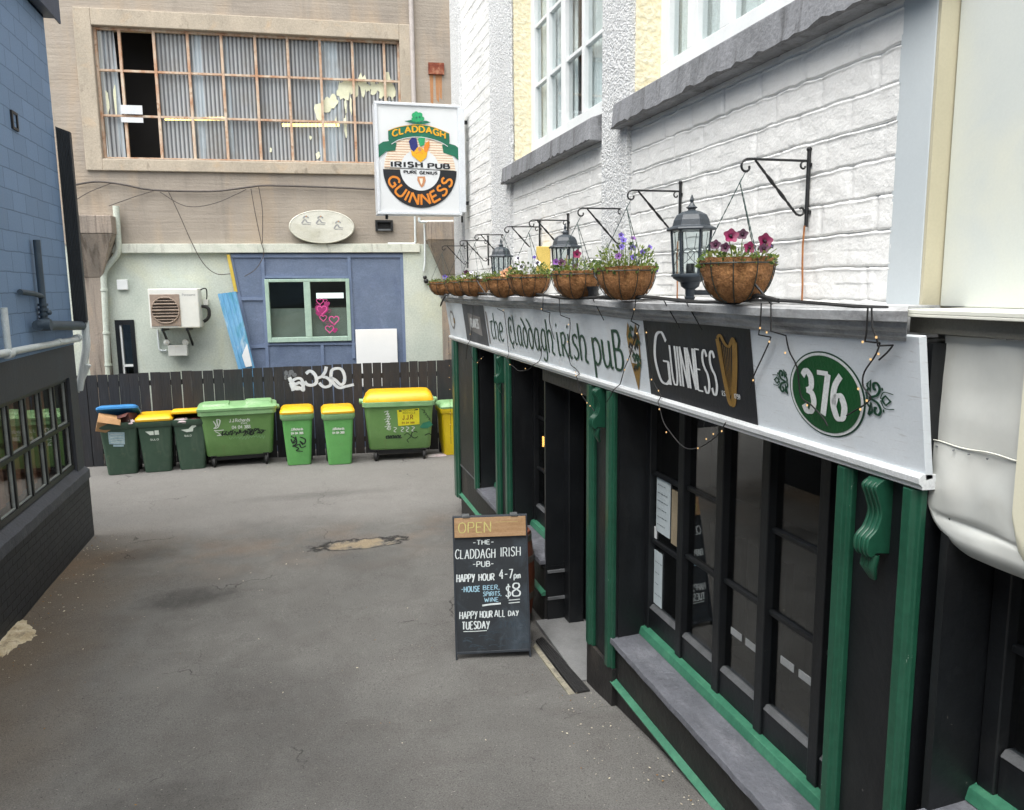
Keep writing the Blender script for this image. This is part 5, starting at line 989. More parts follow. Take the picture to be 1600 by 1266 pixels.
# pipes, conduit, rusted bracket
dp = thing("downpipe", "pale green bent downpipe beside the left concrete column", "downpipe", (bk(175, 400)[0], -.1, 2), True)
pts = [(*bk(181, 322, -.12), ), bk(182, 350, -.12), bk(186, 395, -.12), bk(161, 424, -.12), bk(160, 440, -.12), bk(170, 600, -.12)]
mb = MB(); mb.tube(elbow([(u, -.12, z) for u, z in pts[:1] + pts[2:4] + pts[5:]], .12), .055, 10); mb.build("pipe", m_pgreen, dp, smooth=50)
mb = MB()
for y in (453, 520, 570): p = bk(161 + (y - 424) * .055, y, -.12); mb.tube([(p[0], -.12, p[1] - .02), (p[0], -.12, p[1] + .02)], .068, 10)
mb.build("clips", m_pgreen, dp, smooth=40)
a, b = bk(641, -30, -.05), bk(649, 240, -.05); solo(MB().tube([(a[0], -.05, 9.5), (b[0], -.05, b[1])], .045, 8), "conduit", m_galv if False else mat("pale conduit", '#b9b2ae', '#aaa49f', .5, 5), "pale vertical conduit on the concrete right of the factory window", "pipe", (a[0], -.05, 5), True, smooth=50)
pts = [bk(x, y, -.04) for x, y in ((648, 338), (649, 381), (606, 381))]; solo(MB().tube(elbow([(u, -.06, z) for u, z in pts], .05), .02, 8), "thin_conduit", m_pvc, "thin white conduit dropping below the hanging sign to the pale lintel", "pipe", (pts[0][0], -.05, pts[0][1]), True, smooth=50)
wd = thing("white_downpipe", "thin white pipe with a bent top on the pale green pier by the right column", "pipe", (bk(664, 360)[0], -.2, 3), True)
pts = [bk(x, y, -.2) for x, y in ((708, 346), (655, 347), (655, 340))]; MB().tube(elbow([(u, -.2, z) for u, z in pts], .04), .025, 8).build("top_pipe", m_pvc, wd, smooth=50)
pts = [bk(x, y, -.12) for x, y in ((663, 350), (664, 380), (664, 410), (662, 424))]; MB().tube([(u, -.12, z) for u, z in pts], .02, 8).build("pipe", m_pvc, wd, smooth=50)
p = bk(664, 437, -.1); MB().ball((p[0], -.12, p[1] + .04), .04, 8).ball((p[0] + .02, -.12, p[1] - .03), .05, 8).build("tap", m_black, wd, smooth=50)
q = rect4((669, 98), (694, 98), (670, 116), (694, 116), -.05); solo(MB().box(q[0], q[1], -.05, .01, q[2], q[3]), "rusted_plate", mat("deep rust", '#6b2f1f', '#8a4a30', .85, 9, bump=.5, dirt=('#b98f74', .6, 9, (1, 1, 1), .5, .7)), "rusted steel plate on the concrete above the hanging sign", "steel plate", (q[0], 0, q[2]), True)
D = Decal(lambda u, v, h: (u, -.001 - h, v)); zt = q[2]
for a, b, l in ((q[0] + .02, q[0] + .09, .55), (q[0] + .13, q[0] + .2, .5), (q[1] - .1, q[1] - .04, .45)): D.poly([(a, zt), (b, zt), (b - .01, zt - l), (a + .01, zt - l * .9)], 0, 0)
D.build("rust_stain", mat("rust stain", '#b08058', '#a3744f', .85, 6), back)
# cables strung on the wall
for i, (ps_, lab) in enumerate((([(112, 290), (150, 284), (190, 288), (240, 297), (330, 299), (385, 293), (420, 290), (520, 293), (585, 296)], "thick cable sagging along the concrete under the factory window"),
    ([(115, 315), (140, 300), (175, 286)], "short thin cable rising to the sagging thick cable on the left"), ([(170, 322), (215, 306), (245, 297)], "thin loose cable left below the factory window"),
    ([(262, 297), (280, 335), (300, 380), (318, 412), (338, 428), (360, 428)], "long thin cable drooping across the pale lintel to the blue panels"), ([(250, 300), (290, 322), (335, 318), (385, 296)], "slack cable loop hanging under the middle of the factory window"),
    ([(392, 295), (400, 340), (408, 378), (412, 398), (400, 420), (382, 432)], "thin cable falling to the corner of the blue panels"), ([(404, 292), (410, 330), (410, 380)], "second thin cable dropping vertically beside the oval sign"))):
    pts = [bk(x, y, -.14 if i > 2 else -.06) for x, y in ps_]; pts = catmull([(u, -.14 if i > 2 else -.06, z) for u, z in pts], 6); solo(MB().tube(pts, .018 if i == 0 else .0075, 5), "wall_cable", mat("grey brown cable", '#4f4844', '#3f3a37', .7, 9), lab, "cable", pts[0], True, smooth=60)

# ================================================================== fence
FO = -.62; fe = thing("paling_fence", "black stained paling fence with white graffiti, standing behind the row of bins", "fence", (0, FO, -.1), True)
fl_, fr2 = bk(124, 600, FO)[0], bk(760, 600, FO)[0]; zL, zR = bk(130, 587, FO)[1], bk(706, 562, FO)[1]; uL, uR = bk(130, 587, FO)[0], bk(706, 562, FO)[0]
m_fence = mat("black stained timber", '#24262b', '#1d1f23', .7, 5, (3, 1, .25), bump=.4, bscale=25, bst=(3, 1, .2), dirt=('#3d332e', .7, 1.2, (1.2, 1, .5), .48, .7), dirt2=('#4b4d50', .5, 6, (4, 1, .3), .6, .75))
mb = MB(); u = fl_ - .6; k = 0
while u < fr2:
    w = .158 + .012 * random.random(); zt = zL + (zR - zL) * (u - uL) / (uR - uL) + random.uniform(-.008, .008); t1 = random.uniform(-.006, .006)
    mb.hexa([(u, FO, -.16), (u + w, FO, -.16), (u + w, FO + .02, -.16), (u, FO + .02, -.16)], [(u + t1, FO, zt), (u + w + t1, FO, zt), (u + w + t1, FO + .02, zt), (u + t1, FO + .02, zt)]); u += w + random.choice((.003, .008, .014, .018, .022)); k += 1
mb.build("palings", m_fence, fe)
for z in (.12, .75, 1.32): MB().box(fl_ - .6, fr2, FO + .022, FO + .07, z, z + .09).build("rail", m_fence, fe)
for u in np.arange(fl_, fr2, 2.1): MB().box(u, u + .1, FO + .072, FO + .17, -.2, 1.5).build("post", m_fence, fe)
D = Decal(lambda u, v, h: (u, FO - .002 - h, v)); m_spray = mat("white spray paint", '#ccd4dc', '#b3bdc7', .6, 9)
def gra(pts, w=.045, lo=None): D.stroke(catmull([bk(x, y, FO) for x, y in pts], 7), lo or w * 1.15, w * 1.4, 0, 0)
gra([(455, 597), (462, 600), (468, 598), (473, 602), (474, 610), (468, 606), (458, 603), (453, 598)], .04); gra([(452, 590), (458, 603)], .05); gra([(456, 605), (455, 598), (462, 592), (470, 592), (474, 600), (472, 606), (463, 608), (457, 604)], .04); gra([(456, 603), (458, 611)], .04)
gra([(478, 584), (484, 580), (490, 583), (494, 590), (494, 598), (488, 602), (480, 601), (476, 596)], .045); gra([(510, 573), (508, 581), (504, 588), (510, 590), (516, 595), (516, 602), (508, 605), (502, 602), (499, 598)], .042); gra([(494, 592), (504, 588)], .04)
gra([(517, 592), (518, 580), (524, 576), (533, 577), (538, 586), (538, 597), (532, 601), (524, 594), (517, 591), (522, 600), (530, 606), (540, 604), (553, 601)], .042)
D.build("graffiti", m_spray, fe)
D = Decal(lambda u, v, h: (u, FO - .0015 - h, v))
for x, y in ((447, 583), (452, 588), (446, 590), (455, 582), (460, 586)):
    p = bk(x, y, FO); D.disc(p[0], p[1], .05 * random.uniform(.5, 1), .06 * random.uniform(.5, 1), 0, -.6, 14)
D.build("spray_patch", mat("thin white overspray", '#6f757c', '#4d5258', .7, 30, lo=.3, hi=.7), fe)

# ================================================================== bins
m_bdark = mat("dark green bin plastic", '#3b5242', '#344a3c', .45, 3, bump=.05, bscale=30, grain=.05, dirt=('#6b7568', .4, 4, (1, 1, .4), .55, .8), dirt2=('#7c7663', .4, 8, (1, 1, .5), .62, .8))
m_bgreen = mat("bright green bin plastic", '#62a35a', '#589752', .4, 2.5, bump=.05, bscale=30, grain=.05, dirt=('#6fae6c', .4, 3, (1, 1, .5), .52, .8), dirt2=('#5d6b43', .45, 7, (1, 1, .6), .62, .78))
m_dgreen = mat("skip green plastic", '#668d50', '#5c8248', .45, 2, bump=.06, bscale=25, grain=.05, dirt=('#7fa06a', .45, 3, (1, 1, .5), .52, .8), dirt2=('#6b6a45', .45, 6, (1, 1, .6), .62, .8))
m_dgreen2 = mat("pale green plastic rim", '#86ad7c', '#729e6a', .45, 4, bump=.06, dirt=('#b9c9ae', .5, 5, (1, .6, 1), .55, .75))
m_yel = mat("yellow bin plastic", '#e3b416', '#d9a311', .38, 3, bump=.05, grain=.05, dirt=('#b5701a', .5, 5, (1, 1, 1), .55, .75)); m_yelb = mat("lemon yellow plastic", '#d8bf1c', '#ccae16', .4, 3, bump=.05, dirt=('#a9862a', .5, 5, (1, 1, .5), .58, .78))
m_blid = mat("blue bin plastic", '#2f6fa8', '#3b80b8', .38, 3, bump=.05); m_wlet = mat("white stencil", '#d5dcd2', '#bcc7ba', .6, 9); m_tagk = mat("black marker paint", '#15201a', '#1d2a22', .6, 9)
m_bside = mat("yellow sticker", '#d9d02c', '#cfc524', .5, 5); m_sticker = mat("pale blue sticker", '#a9bfc4', '#8fa9b2', .5, 9, dirt=('#5f7f86', .5, 14, (1, 1, 1), .5, .7))
def wheelie(px, py, hpx, wpx, mb_, ml, mr, label, lid='shut', rz=0, flat=None, name='wheelie_bin'):
    p = gp(px, py); q = np.array(p); dist = np.dot(q - EYE, RM[:, 2]); Ht = hpx / F * dist; Wd = wpx / F * dist; k = Ht / 1.06
    t = thing(name, label, "bin", (0, 0, 0), rz=rz or 1e-6, group="wheelie bins along the fence"); D0 = .68 * k; t.location = (p[0] + math.sin(rz) * -D0 * .4, p[1] + D0 * .42, gz(p[0], p[1] + .3) - .004); t.rotation_euler = (0, 0, rz)
    tw, td = Wd * .90, D0 * .86; b_ = .78; yb_, yt_ = -D0 * .34, -D0 * .43
    def ring(f, grow=0): w = tw * (b_ + (1 - b_) * f) + grow; d = td * (.84 + .16 * f) + grow; yf = yb_ + (yt_ - yb_) * f; return w, d, yf - grow / 2 + d / 2
    rings = []
    for z, f, g_, r in ((0, 0, -.04, .05), (.015, 0, 0, .06), (.3, .33, 0, .06), (.6, .66, 0, .055), (.86, .95, 0, .05)): w, d, cy = ring(f, g_); rings.append(rrect(w, d, r, z * k, 0, cy))
    MB().loft(rings).build("body", mb_, t, smooth=40)
    w, d, cy = ring(1); mb = MB(); mb.loft([rrect(w + .01, d + .01, .05, .84 * k, 0, cy), rrect(Wd, d + .05, .055, .875 * k, 0, cy), rrect(Wd, d + .05, .055, .95 * k, 0, cy), rrect(Wd - .03, d + .02, .05, .955 * k, 0, cy)]); mb.build("rim", mr, t, smooth=40)
    mb = MB(); mb.loft([rrect(Wd * .99, d + .06, .06, .952 * k, 0, cy), rrect(Wd * 1.0, d + .07, .06, .985 * k, 0, cy), rrect(Wd * .98, d + .04, .06, 1.005 * k, 0, cy), rrect(Wd * .86, d - .05, .07, 1.045 * k, 0, cy + .01), rrect(Wd * .8, d - .12, .07, 1.055 * k, 0, cy + .01)])
    if lid == 'open' or lid == 'ajar':
        ang = R(-24 if lid == 'open' else -11); hy, hz = cy + d / 2, .955 * k; mb.xf(Matrix.Translation((0, hy, hz)) @ Matrix.Rotation(ang, 4, 'X') @ Matrix.Translation((0, -hy, -hz)))
    lo_ = mb.build("lid", ml, t, smooth=35); MB().tube([(-Wd * .42, cy + d / 2 + .05, .93 * k), (Wd * .42, cy + d / 2 + .05, .93 * k)], .018, 8).build("handle", mr, t, smooth=40)
    for sx in (-1, 1): MB().lathe([(.03, -.025), (.095 * k, -.022), (.1 * k, 0), (.095 * k, .022), (.03, .025)], (sx * Wd * .36, cy + td * .34, .1 * k), 20, axis='x').build("wheel", m_rubber, t, smooth=40)
    def P(u, v, h): f = min(1, v / .86); w, d2, c2 = ring(f); return (u, c2 - d2 / 2 - .003 - h, v * k)
    return t, P, Wd, k
t, P, w, k = wheelie(191, 743, 93, 60, m_bdark, m_blid, m_bdark, "dark green bin at the left end with its blue lid held up by rubbish", 'open', R(3)); bin1 = t
D = Decal(P); D.poly([(-.16, .58), (.08, .56), (.09, .78), (-.16, .8)], 0, 1); D.poly([(-.1, .53), (.06, .52), (.06, .555), (-.1, .565)], 0, 1)
for v in (.75, .70, .65, .61): D.stroke([(-.13, v), (-.04, v + .006), (.06, v - .004)], .008, None, 1, 2)
D.build("sticker", [m_sticker, m_wlet], t)
t, P, w, k = wheelie(247, 739, 92, 55, m_bdark, m_yel, m_bdark, "dark green bin with shut yellow lid, second bin from the left end", rz=R(2))
D = Decal(P); D.poly([(-.15, .77), (-.02, .77), (-.02, .70), (-.08, .70)], 0, 1); D.poly([(-.005, .78), (.06, .78), (.065, .70), (-.005, .70)], 0, 1); D.text("DUNEDIN"[:0] or "SULO", -.08, .6, .03, .006, None, 0, 1, fit=.13); D.build("stencil", [m_wlet], t)
t, P, w, k = wheelie(301, 735, 90, 53, m_bdark, m_yel, m_bdark, "dark green bin stuffed with rubbish under a yellow lid, left of the big green skip", 'ajar', R(2)); bin3 = t
D = Decal(P); D.poly([(-.14, .77), (-.02, .78), (.04, .84), (.10, .855), (.11, .82), (.06, .79), (.05, .73), (-.05, .72)], 0, 1); D.text("SULO", -.09, .64, .03, .006, None, 0, 1, fit=.11); D.build("stencil", [m_wlet], t)
for (px, lab) in ((468, "bright green bin with orange yellow lid and black scrawled graffiti on its front"), (532, "clean fronted bright green bin with orange yellow lid, left of the yellow lidded skip")):
    t, P, w, k = wheelie(px, 728 if px == 468 else 727, 92, 51, m_bgreen, m_yel, m_dgreen2, lab, rz=R(-1))
    D = Decal(P); D.text("JJRichards", -.11, .655, .04, .012, None, 0, 1, fit=.2); D.text("04 04 388", -.11, .585, .035, .012, None, 0, 1, fit=.2)
    if px == 468:
        for st in ([(-.12, .55), (-.05, .5), (-.1, .42), (-.02, .46)], [(-.04, .54), (-.03, .42), (-.1, .36), (.02, .40)], [(.03, .53), (.12, .48), (.1, .4), (.03, .45), (.08, .38)], [(-.1, .38), (.0, .32), (-.04, .28), (.07, .26)], [(.02, .4), (.05, .33), (.13, .36)], [(-.12, .5), (-.1, .44), (-.06, .47)]): D.stroke(catmull(st, 6), .013, .024, 1, 2)
    D.build("stencil", [m_wlet, m_tagk], t)
t, P, w, k = wheelie(711, 712, 84, 44, m_yelb, m_dgreen2, m_yelb, "lemon yellow bin with a green lid at the right end of the row")
def skip(px, py, hpx, wpx, label, lidm, rimm, style, rz):
    p = gp(px, py); dist = np.dot(np.array(p) - EYE, RM[:, 2]); Ht, Wd = hpx / F * dist, wpx / F * dist; k = Ht / 1.22
    t = thing("rubbish_skip", label, "skip bin", (0, 0, 0), rz=rz or 1e-6, group="four wheeled skip bins along the fence"); Dp = .8; t.location = (p[0] - math.sin(rz) * .4, p[1] + .42, gz(p[0], p[1] + .4) - .002)
    rg = lambda f, z, g_=0: rrect(Wd * (.84 + .09 * f) + g_, Dp * (.74 + .2 * f) + g_, .085, z * k, 0, -.03 * f)
    MB().loft([rg(0, .2, -.12), rg(0, .215, -.03), rg(.03, .25), rg(.5, .62), rg(1, 1.0)]).build("body", m_dgreen, t, smooth=40)
    mb = MB(); mb.loft([rg(1, .99, .01), rg(1, 1.0, .06), rg(1, 1.075, .07), rg(1, 1.08, .02)]); mb.build("rim", rimm, t, smooth=35)
    mb = MB()
    if style == 'flat':
        mb.loft([rg(1, 1.082, .09), rg(1, 1.125, .1), rg(1, 1.15, .03), rg(1, 1.155, -.1)]); 
        for sx in (-.27, .27): mb.loft([rrect(Wd * .36, .5, .05, 1.14 * k, sx * Wd, -.03), rrect(Wd * .33, .44, .05, (1.185 if sx < 0 else 1.2) * k, sx * Wd, -.03)])
    else: mb.loft([rg(1, 1.082, .03), rg(1, 1.10, .03), rg(1, 1.17, -.03), rg(1, 1.235, -.16), rg(1, 1.242, -.22)])
    lo_ = mb.build("lid", lidm, t, smooth=35)
    mb = MB()
    for sx in (-1, 1): mb.lathe([(.05, -.05), (.05, .03), (.03, .05)], (sx * (Wd * .5), -.02, 1.05 * k), 14, axis='x')
    mb.build("trunnion", rimm, t, smooth=40)
    for sx in (-1, 1):
        for sy in (-1, 1):
            c = MB(); x, y = sx * Wd * .33, sy * .24; c.lathe([(.02, -.02), (.085, -.02), (.09, 0), (.085, .02), (.02, .02)], (x, y, .09), 18, axis='x'); c.box(x - .04, x - .03, y - .04, y + .05, .07, .24); c.box(x + .03, x + .04, y - .04, y + .05, .07, .24); c.box(x - .05, x + .05, y - .05, y + .06, .2, .22); c.build("caster", m_rubber, t, smooth=40)
    MB().box(-Wd * .3, Wd * .3, -.2, .2, .12, .2).build("base_frame", m_black, t)
    def P(u, v, h): f = np.clip((v - .25) / .75, 0, 1); return (u, -.03 * f - Dp * (.74 + .2 * f) / 2 - .004 - h, v * k)
    return t, P, Wd
t, P, w = skip(376, 731, 103, 118, "big green skip with a pale flat green lid and black scribble across its front", m_dgreen2, m_dgreen2, 'flat', R(2))
D = Decal(P); D.text("J.J.Richards", -.14, .86, .06, .011, None, 0, 1, fit=.34); D.text("&Sons", .05, .815, .03, .006, None, 0, 1, fit=.1); D.text("04 04 388", -.1, .73, .055, .012, None, 0, 1, fit=.3)
D.stroke(catmull([(-.4, .9), (-.36, .8), (-.4, .76), (-.33, .78), (-.29, .9), (-.34, .92), (-.33, .8)], 6), .012, .02, 0, 2); D.stroke([(-.4, .72), (-.33, .715), (-.24, .72)], .016, None, 0, 2); D.stroke(catmull([(-.38, .7), (-.3, .64), (-.36, .62), (-.25, .62)], 5), .012, None, 0, 2)
for i in range(26):
    x = -.3 + .028 * i; y = .655 + .02 * math.sin(i * 1.3); D.stroke(catmull([(x, y + random.uniform(-.04, .05)), (x + random.uniform(.01, .05), y + random.uniform(-.03, .05)), (x + random.uniform(-.02, .05), y + random.uniform(-.06, .02)), (x + .06, y + random.uniform(-.04, .05))], 5), .008, random.uniform(.012, .022), 1, 2)
for i in range(12): x = -.16 + .05 * i; D.stroke(catmull([(x, .58), (x + .02, .53 + .02 * math.sin(i)), (x + .04, .57)], 5), .009, None, 2, 1)
D.ring(.2, .655, .045, .06, 0, 360, 1, 2); D.stroke(catmull([(.27, .72), (.36, .66), (.3, .62), (.42, .64)], 6), .012, .02, 1, 2); D.build("stencil", [m_wlet, m_tagk, m_dgreen2], t)
t, P, w = skip(626, 722, 108, 114, "big green skip with a raised yellow lid and a square yellow notice on its front", m_yel, m_dgreen2, 'hip', R(-7))
D = Decal(P); D.poly([(-.02, .64), (.36, .66), (.36, .95), (-.03, .93)], 0, 1)
for v, s in ((.905, .03), (.86, .025)): D.text("WARNING"[:0] or "RECYCLE", .07, v, s, .006, None, 3, 2, fit=.22)
D.text("J.J.R", .06, .755, .08, .012, None, 4, 2); D.text("04 04 388", .05, .68, .03, .006, None, 4, 2, fit=.22); D.poly([(-.0, .9), (.05, .9), (.05, .925), (-.0, .925)], 1, 2); D.poly([(.29, .915), (.34, .92), (.34, .94), (.29, .935)], 1, 2)
for i in range(7): x = -.22 + .014 * (i % 3); v = .9 - .045 * i; D.stroke(catmull([(x - .04, v), (x + .03, v + .02), (x, v - .04), (x + .05, v - .03)], 5), .008, .014, 2, 1)
D.ring(-.18, .6, .02, .03, 0, 360, 2, 1); D.poly([(.36, .6), (.42, .68), (.55, .71), (.6, .64), (.5, .58), (.42, .58)], 5, 1)
for x in (-.1, .03, .12, .22): D.stroke(catmull([(x, .62), (x + .05, .6), (x, .55), (x + .04, .53)], 5), .012, None, 2, 1)
for i in range(9): x = -.25 + .03 * i; D.stroke(catmull([(x, .44 + .02 * math.sin(i * 2)), (x + .03, .47), (x + .01, .42), (x + .05, .43)], 5), .01, .016, 1, 2)
D.ring(.27, .47, .055, .067, 40, 330, 1, 2); D.stroke(catmull([(.08, .47), (.14, .5), (.2, .44), (.13, .38), (.16, .33)], 5), .008, .013, 1, 2); D.stroke(catmull([(.45, .45), (.52, .48), (.58, .45)], 5), .012, .02, 1, 2)
for i in range(4): D.stroke(catmull([(.4 + .04 * i, .93 - .05 * i), (.46 + .03 * i, .9 - .05 * i), (.43 + .03 * i, .86 - .04 * i)], 5), .008, None, 1, 1)
D.build("stencil", [m_bside, m_tagk, m_wlet, mat("olive print", '#8b8a22', '#7f7e20', .5), mat("dark red print", '#7a3a1c', '#7a3a1c', .5), mat("teal spray paint", '#2f7a5c', '#2b6f55', .5)], t)
# rubbish in the open bins
m_card = mat("brown cardboard", '#b08a62', '#9c7850', .8, 5, bump=.1); m_cardd = mat("dark printed card", '#3a2c26', '#5f2f2a', .7, 8); m_wpaper = mat("crumpled white paper", '#c9c6c4', '#b9a6aa', .8, 8)
def loc(t, x, y, z): c, s = math.cos(t.rotation_euler[2]), math.sin(t.rotation_euler[2]); return (t.location[0] + c * x - s * y, t.location[1] + s * x + c * y, t.location[2] + z)
def waste(t, x, y, z, sx, sy, sz, r, m, name, label, cat):
    o = thing(name, label, cat, (0, 0, 0), rz=1e-6); o.location = loc(t, x, y, z); o.rotation_euler = tuple(R(a) for a in r); mb = MB(); mb.box(-sx, sx, -sy, sy, -sz, sz); mb.build("carton", m, o, bevel=.004)
    f = MB(); f.box(-sx, sx, -sy - .12, -sy, sz - .004, sz, mx=None); f.xf(Matrix.Translation((0, -sy, sz)) @ Matrix.Rotation(R(35), 4, 'X') @ Matrix.Translation((0, sy, -sz))); f.build("flap", m, o); return o
waste(bin1, -.15, -.22, .90, .17, .08, .14, (14, 14, 12), m_card, "cardboard_box", "large brown cardboard box sticking out of the blue lidded bin", "cardboard box"); waste(bin1, .14, -.14, .93, .11, .12, .1, (-10, -14, -20), m_cardd, "cardboard_carton", "dark printed carton in the blue lidded bin beside the brown box", "carton")
def bagmesh(t, x, y, z, r, m, name, label, cat):
    mb = MB(); rings = []
    for k in range(1, 8):
        a = PI * k / 8; rings.append([(r[0] * math.sin(a) * math.cos(2 * PI * j / 14) * (1 + .25 * random.uniform(-1, 1)), r[1] * math.sin(a) * math.sin(2 * PI * j / 14) * (1 + .2 * random.uniform(-1, 1)), -r[2] * math.cos(a) * (1 + .2 * random.uniform(-1, 1))) for j in range(14)])
    mb.loft(rings); o = mb.build(name, m, None, smooth=30); o.location = loc(t, x, y, z); tag(o, label, cat)
bagmesh(bin1, .2, -.25, .89, (.07, .06, .06), m_wpaper, "crumpled_paper", "crumpled white paper at the front right of the blue lidded bin", "paper")
bagmesh(bin3, -.12, -.22, .87, (.13, .1, .06), m_wpaper, "rubbish_bag", "crumpled white rubbish bag bulging below the ajar yellow lid", "rubbish bag"); bagmesh(bin3, .1, -.2, .87, (.12, .09, .045), mat("dark red card", '#6a2230', '#8c5a60', .7, 9), "rubbish_bundle", "dark red bundle of rubbish below the ajar yellow lid", "rubbish")
p = gp(680, 713); mb = MB(); mb.loft([rrect(.42, .22, .05, 0, 0, 0), rrect(.38, .18, .05, .02, .01, 0), rrect(.2, .08, .03, .035, .03, .01)]); o = mb.build("crushed_paper", m_wpaper, None, smooth=30); o.location = (p[0], p[1], p[2]); tag(o, "flattened white paper litter on the ground beside the yellow bin", "litter")

# ================================================================== chalkboard, mat, barrel
bl, br_ = gp(712, 1033), gp(830, 1027); ab = thing("chalkboard_sign", "freestanding black chalkboard with a wooden OPEN strip and white happy hour lettering", "chalkboard", (0, 0, 0), rz=math.atan2(br_[1] - bl[1], br_[0] - bl[0])); ab.location = (bl[0], bl[1], min(bl[2], br_[2])); BWd = math.hypot(br_[0] - bl[0], br_[1] - bl[1])
tl = on_y(700, 808, bl[1] + .26); BH = tl[2] - ab.location[2]; lean = .26; BL = math.hypot(BH, lean); shear = tl[0] - bl[0]
def PB(u, v, h):                                      # u across, v from the bottom up along the leaning face
    t = v / BL; return (u * 1 + 0, lean * t - h * BH / BL, BH * t + h * lean / BL)
def slabb(mb, u0, u1, v0, v1, h0, h1, side=1):
    f = (lambda u, v, h: PB(u, v, h)) if side > 0 else (lambda u, v, h: (u, 2 * lean + .02 - PB(u, v, h)[1], PB(u, v, h)[2]))
    mb.hexa([f(u0, v0, h0), f(u1, v0, h0), f(u1, v0, h1), f(u0, v0, h1)], [f(u0, v1, h0), f(u1, v1, h0), f(u1, v1, h1), f(u0, v1, h1)])
m_chalk = mat("chalkboard", '#20262b', '#1a1f24', .6, 3, bump=.1, dirt=('#4a5864', .55, 3.5, (1, 1, .7), .5, .78), dirt2=('#6b7985', .3, 9, (1, 1, 1), .6, .8)); m_frame = mat("dark stained frame", '#2b3138', '#232930', .5, 6, (1, 1, .3), dirt=('#50565c', .4, 9, (1, 1, .3), .6, .8)); m_ply = mat("varnished plywood", '#a98a68', '#94744f', .5, 2.2, (1, 1, 9), bump=.08, bscale=30, dirt=('#b99d7c', .4, 5, (1, 1, 6), .52, .7))
for side, nm in ((1, "front_leaf"), (-1, "rear_leaf")):
    mb = MB(); slabb(mb, .015, BWd - .015, .07, BL - .014, -.012, 0, side); lf = mb.build(nm, m_chalk, ab)
    mb = MB(); slabb(mb, 0, .0145, 0, BL, -.03, .006, side); slabb(mb, BWd - .0145, BWd, 0, BL, -.03, .006, side); slabb(mb, .015, BWd - .015, BL - .015, BL, -.03, .005, side); slabb(mb, .015, BWd - .015, .05, .0699, -.03, .005, side); mb.build("frame", m_frame, lf, bevel=.003)
mb = MB(); slabb(mb, .014, BWd - .014, BL - .172, BL - .012, .0125, .022); op = mb.build("open_strip", m_ply, ab, bevel=.002)
mb = MB()
for u in (.08, BWd - .14): mb.box(u, u + .06, lean - .03, lean + .05, BH - .004, BH + .008)
mb.build("hinge", m_galv, ab)
m_chk = mat("white chalk", '#d7dddd', '#b9c2c3', .9, 40, lo=.3, hi=.7); m_ychk = mat("yellow chalk", '#c6c078', '#a9a066', .9, 40, lo=.3, hi=.7); m_bchk = mat("pale blue chalk", '#9cc0cf', '#84a8ba', .9, 40); m_fchk = mat("rubbed out chalk", '#39454e', '#313c45', .9, 20)
# board measured in the photograph: corners of the face, converted to (u, v)
zx = lambda x, y: ((x - (44 + (y - 90) * .046)) / 590 * BWd, BL * (1 - (y - 78) / 1112))
D = Decal(lambda u, v, h: PB(u, v, h + .0003)); D2 = Decal(lambda u, v, h: PB(u, v, h + .0225))
def ch(txt, x, y, x1, hpx, mi=0, lw=.0075, d=None, jit=.035, sl=.03):
    own = d is None; d = d or Decal(D.P)
    a, b = zx(x, y), zx(x1, y); st, w = d.glyphs(txt, G, .22); kx = (b[0] - a[0]) / w; hh = hpx / 1112 * BL; rise = (b[1] - a[1]) / max(.001, b[0] - a[0])
    for p, x_ in st:
        dy = random.uniform(-jit, jit) * hh; o = []
        for i, (px_, py_) in enumerate(p): j = .02; X = a[0] + (x_ + px_) * kx + sl * py_ * hh + random.uniform(-j, j) * hh * .3; o.append((X, a[1] + py_ * hh + dy + random.uniform(-j, j) * hh * .5 + rise * 0 * X))
        if len(o) == 2: o = [o[0], ((o[0][0] + o[1][0]) / 2 + random.uniform(-.02, .02) * hh, (o[0][1] + o[1][1]) / 2), o[1]]
        d.stroke(o, lw * .8, lw * 1.15, mi, 0)
    if own: d.build("chalk_word", [m_chk, m_ychk, m_bchk, m_fchk], ab)
ch("OPEN", 95, 205, 345, 78, 1, .008, D2); D2.stroke([zx(380, 130), zx(460, 128), zx(560, 130)], .002, None, 1, 0)
ch("-THE-", 212, 302, 372, 34); ch("CLADDAGH", 75, 408, 385, 70); ch("IRISH", 430, 402, 585, 70); pass
ch("-PUB-", 215, 474, 375, 40); ch("HAPPY", 90, 588, 228, 58, lw=.009); ch("HOUR", 262, 582, 382, 50, lw=.009); ch("4-7", 424, 575, 528, 72, lw=.009); ch("pm", 540, 575, 588, 46)
ch("-HOUSE", 128, 665, 272, 42, 2); ch("BEER,", 298, 655, 425, 34, 2, .006); ch("SPIRITS,", 300, 703, 440, 32, 2, .006); ch("WINE", 310, 748, 418, 32, 2, .006); ch("$", 478, 718, 515, 92, lw=.009); ch("8", 528, 715, 590, 100, lw=.012)
D.stroke([zx(293, 775), zx(360, 768), zx(438, 765)], .014); D.stroke([zx(500, 742), zx(540, 741), zx(588, 738)], .007); D.stroke([zx(500, 765), zx(540, 763), zx(588, 760)], .007)
ch("HAPPY", 120, 872, 255, 54); ch("HOUR", 278, 868, 372, 50); ch("ALL", 392, 866, 472, 50); ch("DAY", 500, 864, 578, 38); ch("TUESDAY", 140, 952, 352, 56, lw=.009); D.stroke([zx(150, 968), zx(240, 970), zx(332, 968)], .006)
ch("2 FOR", 430, 950, 560, 44, 3, .006); ch("S", 590, 950, 640, 50, 3, .006)
for k in range(18): x = random.uniform(120, 620); y = random.uniform(980, 1110); D.stroke(catmull([zx(x, y), zx(x + 30, y - 8), zx(x + 70, y + random.uniform(-12, 12))], 4), .004, .012, 3, 0)
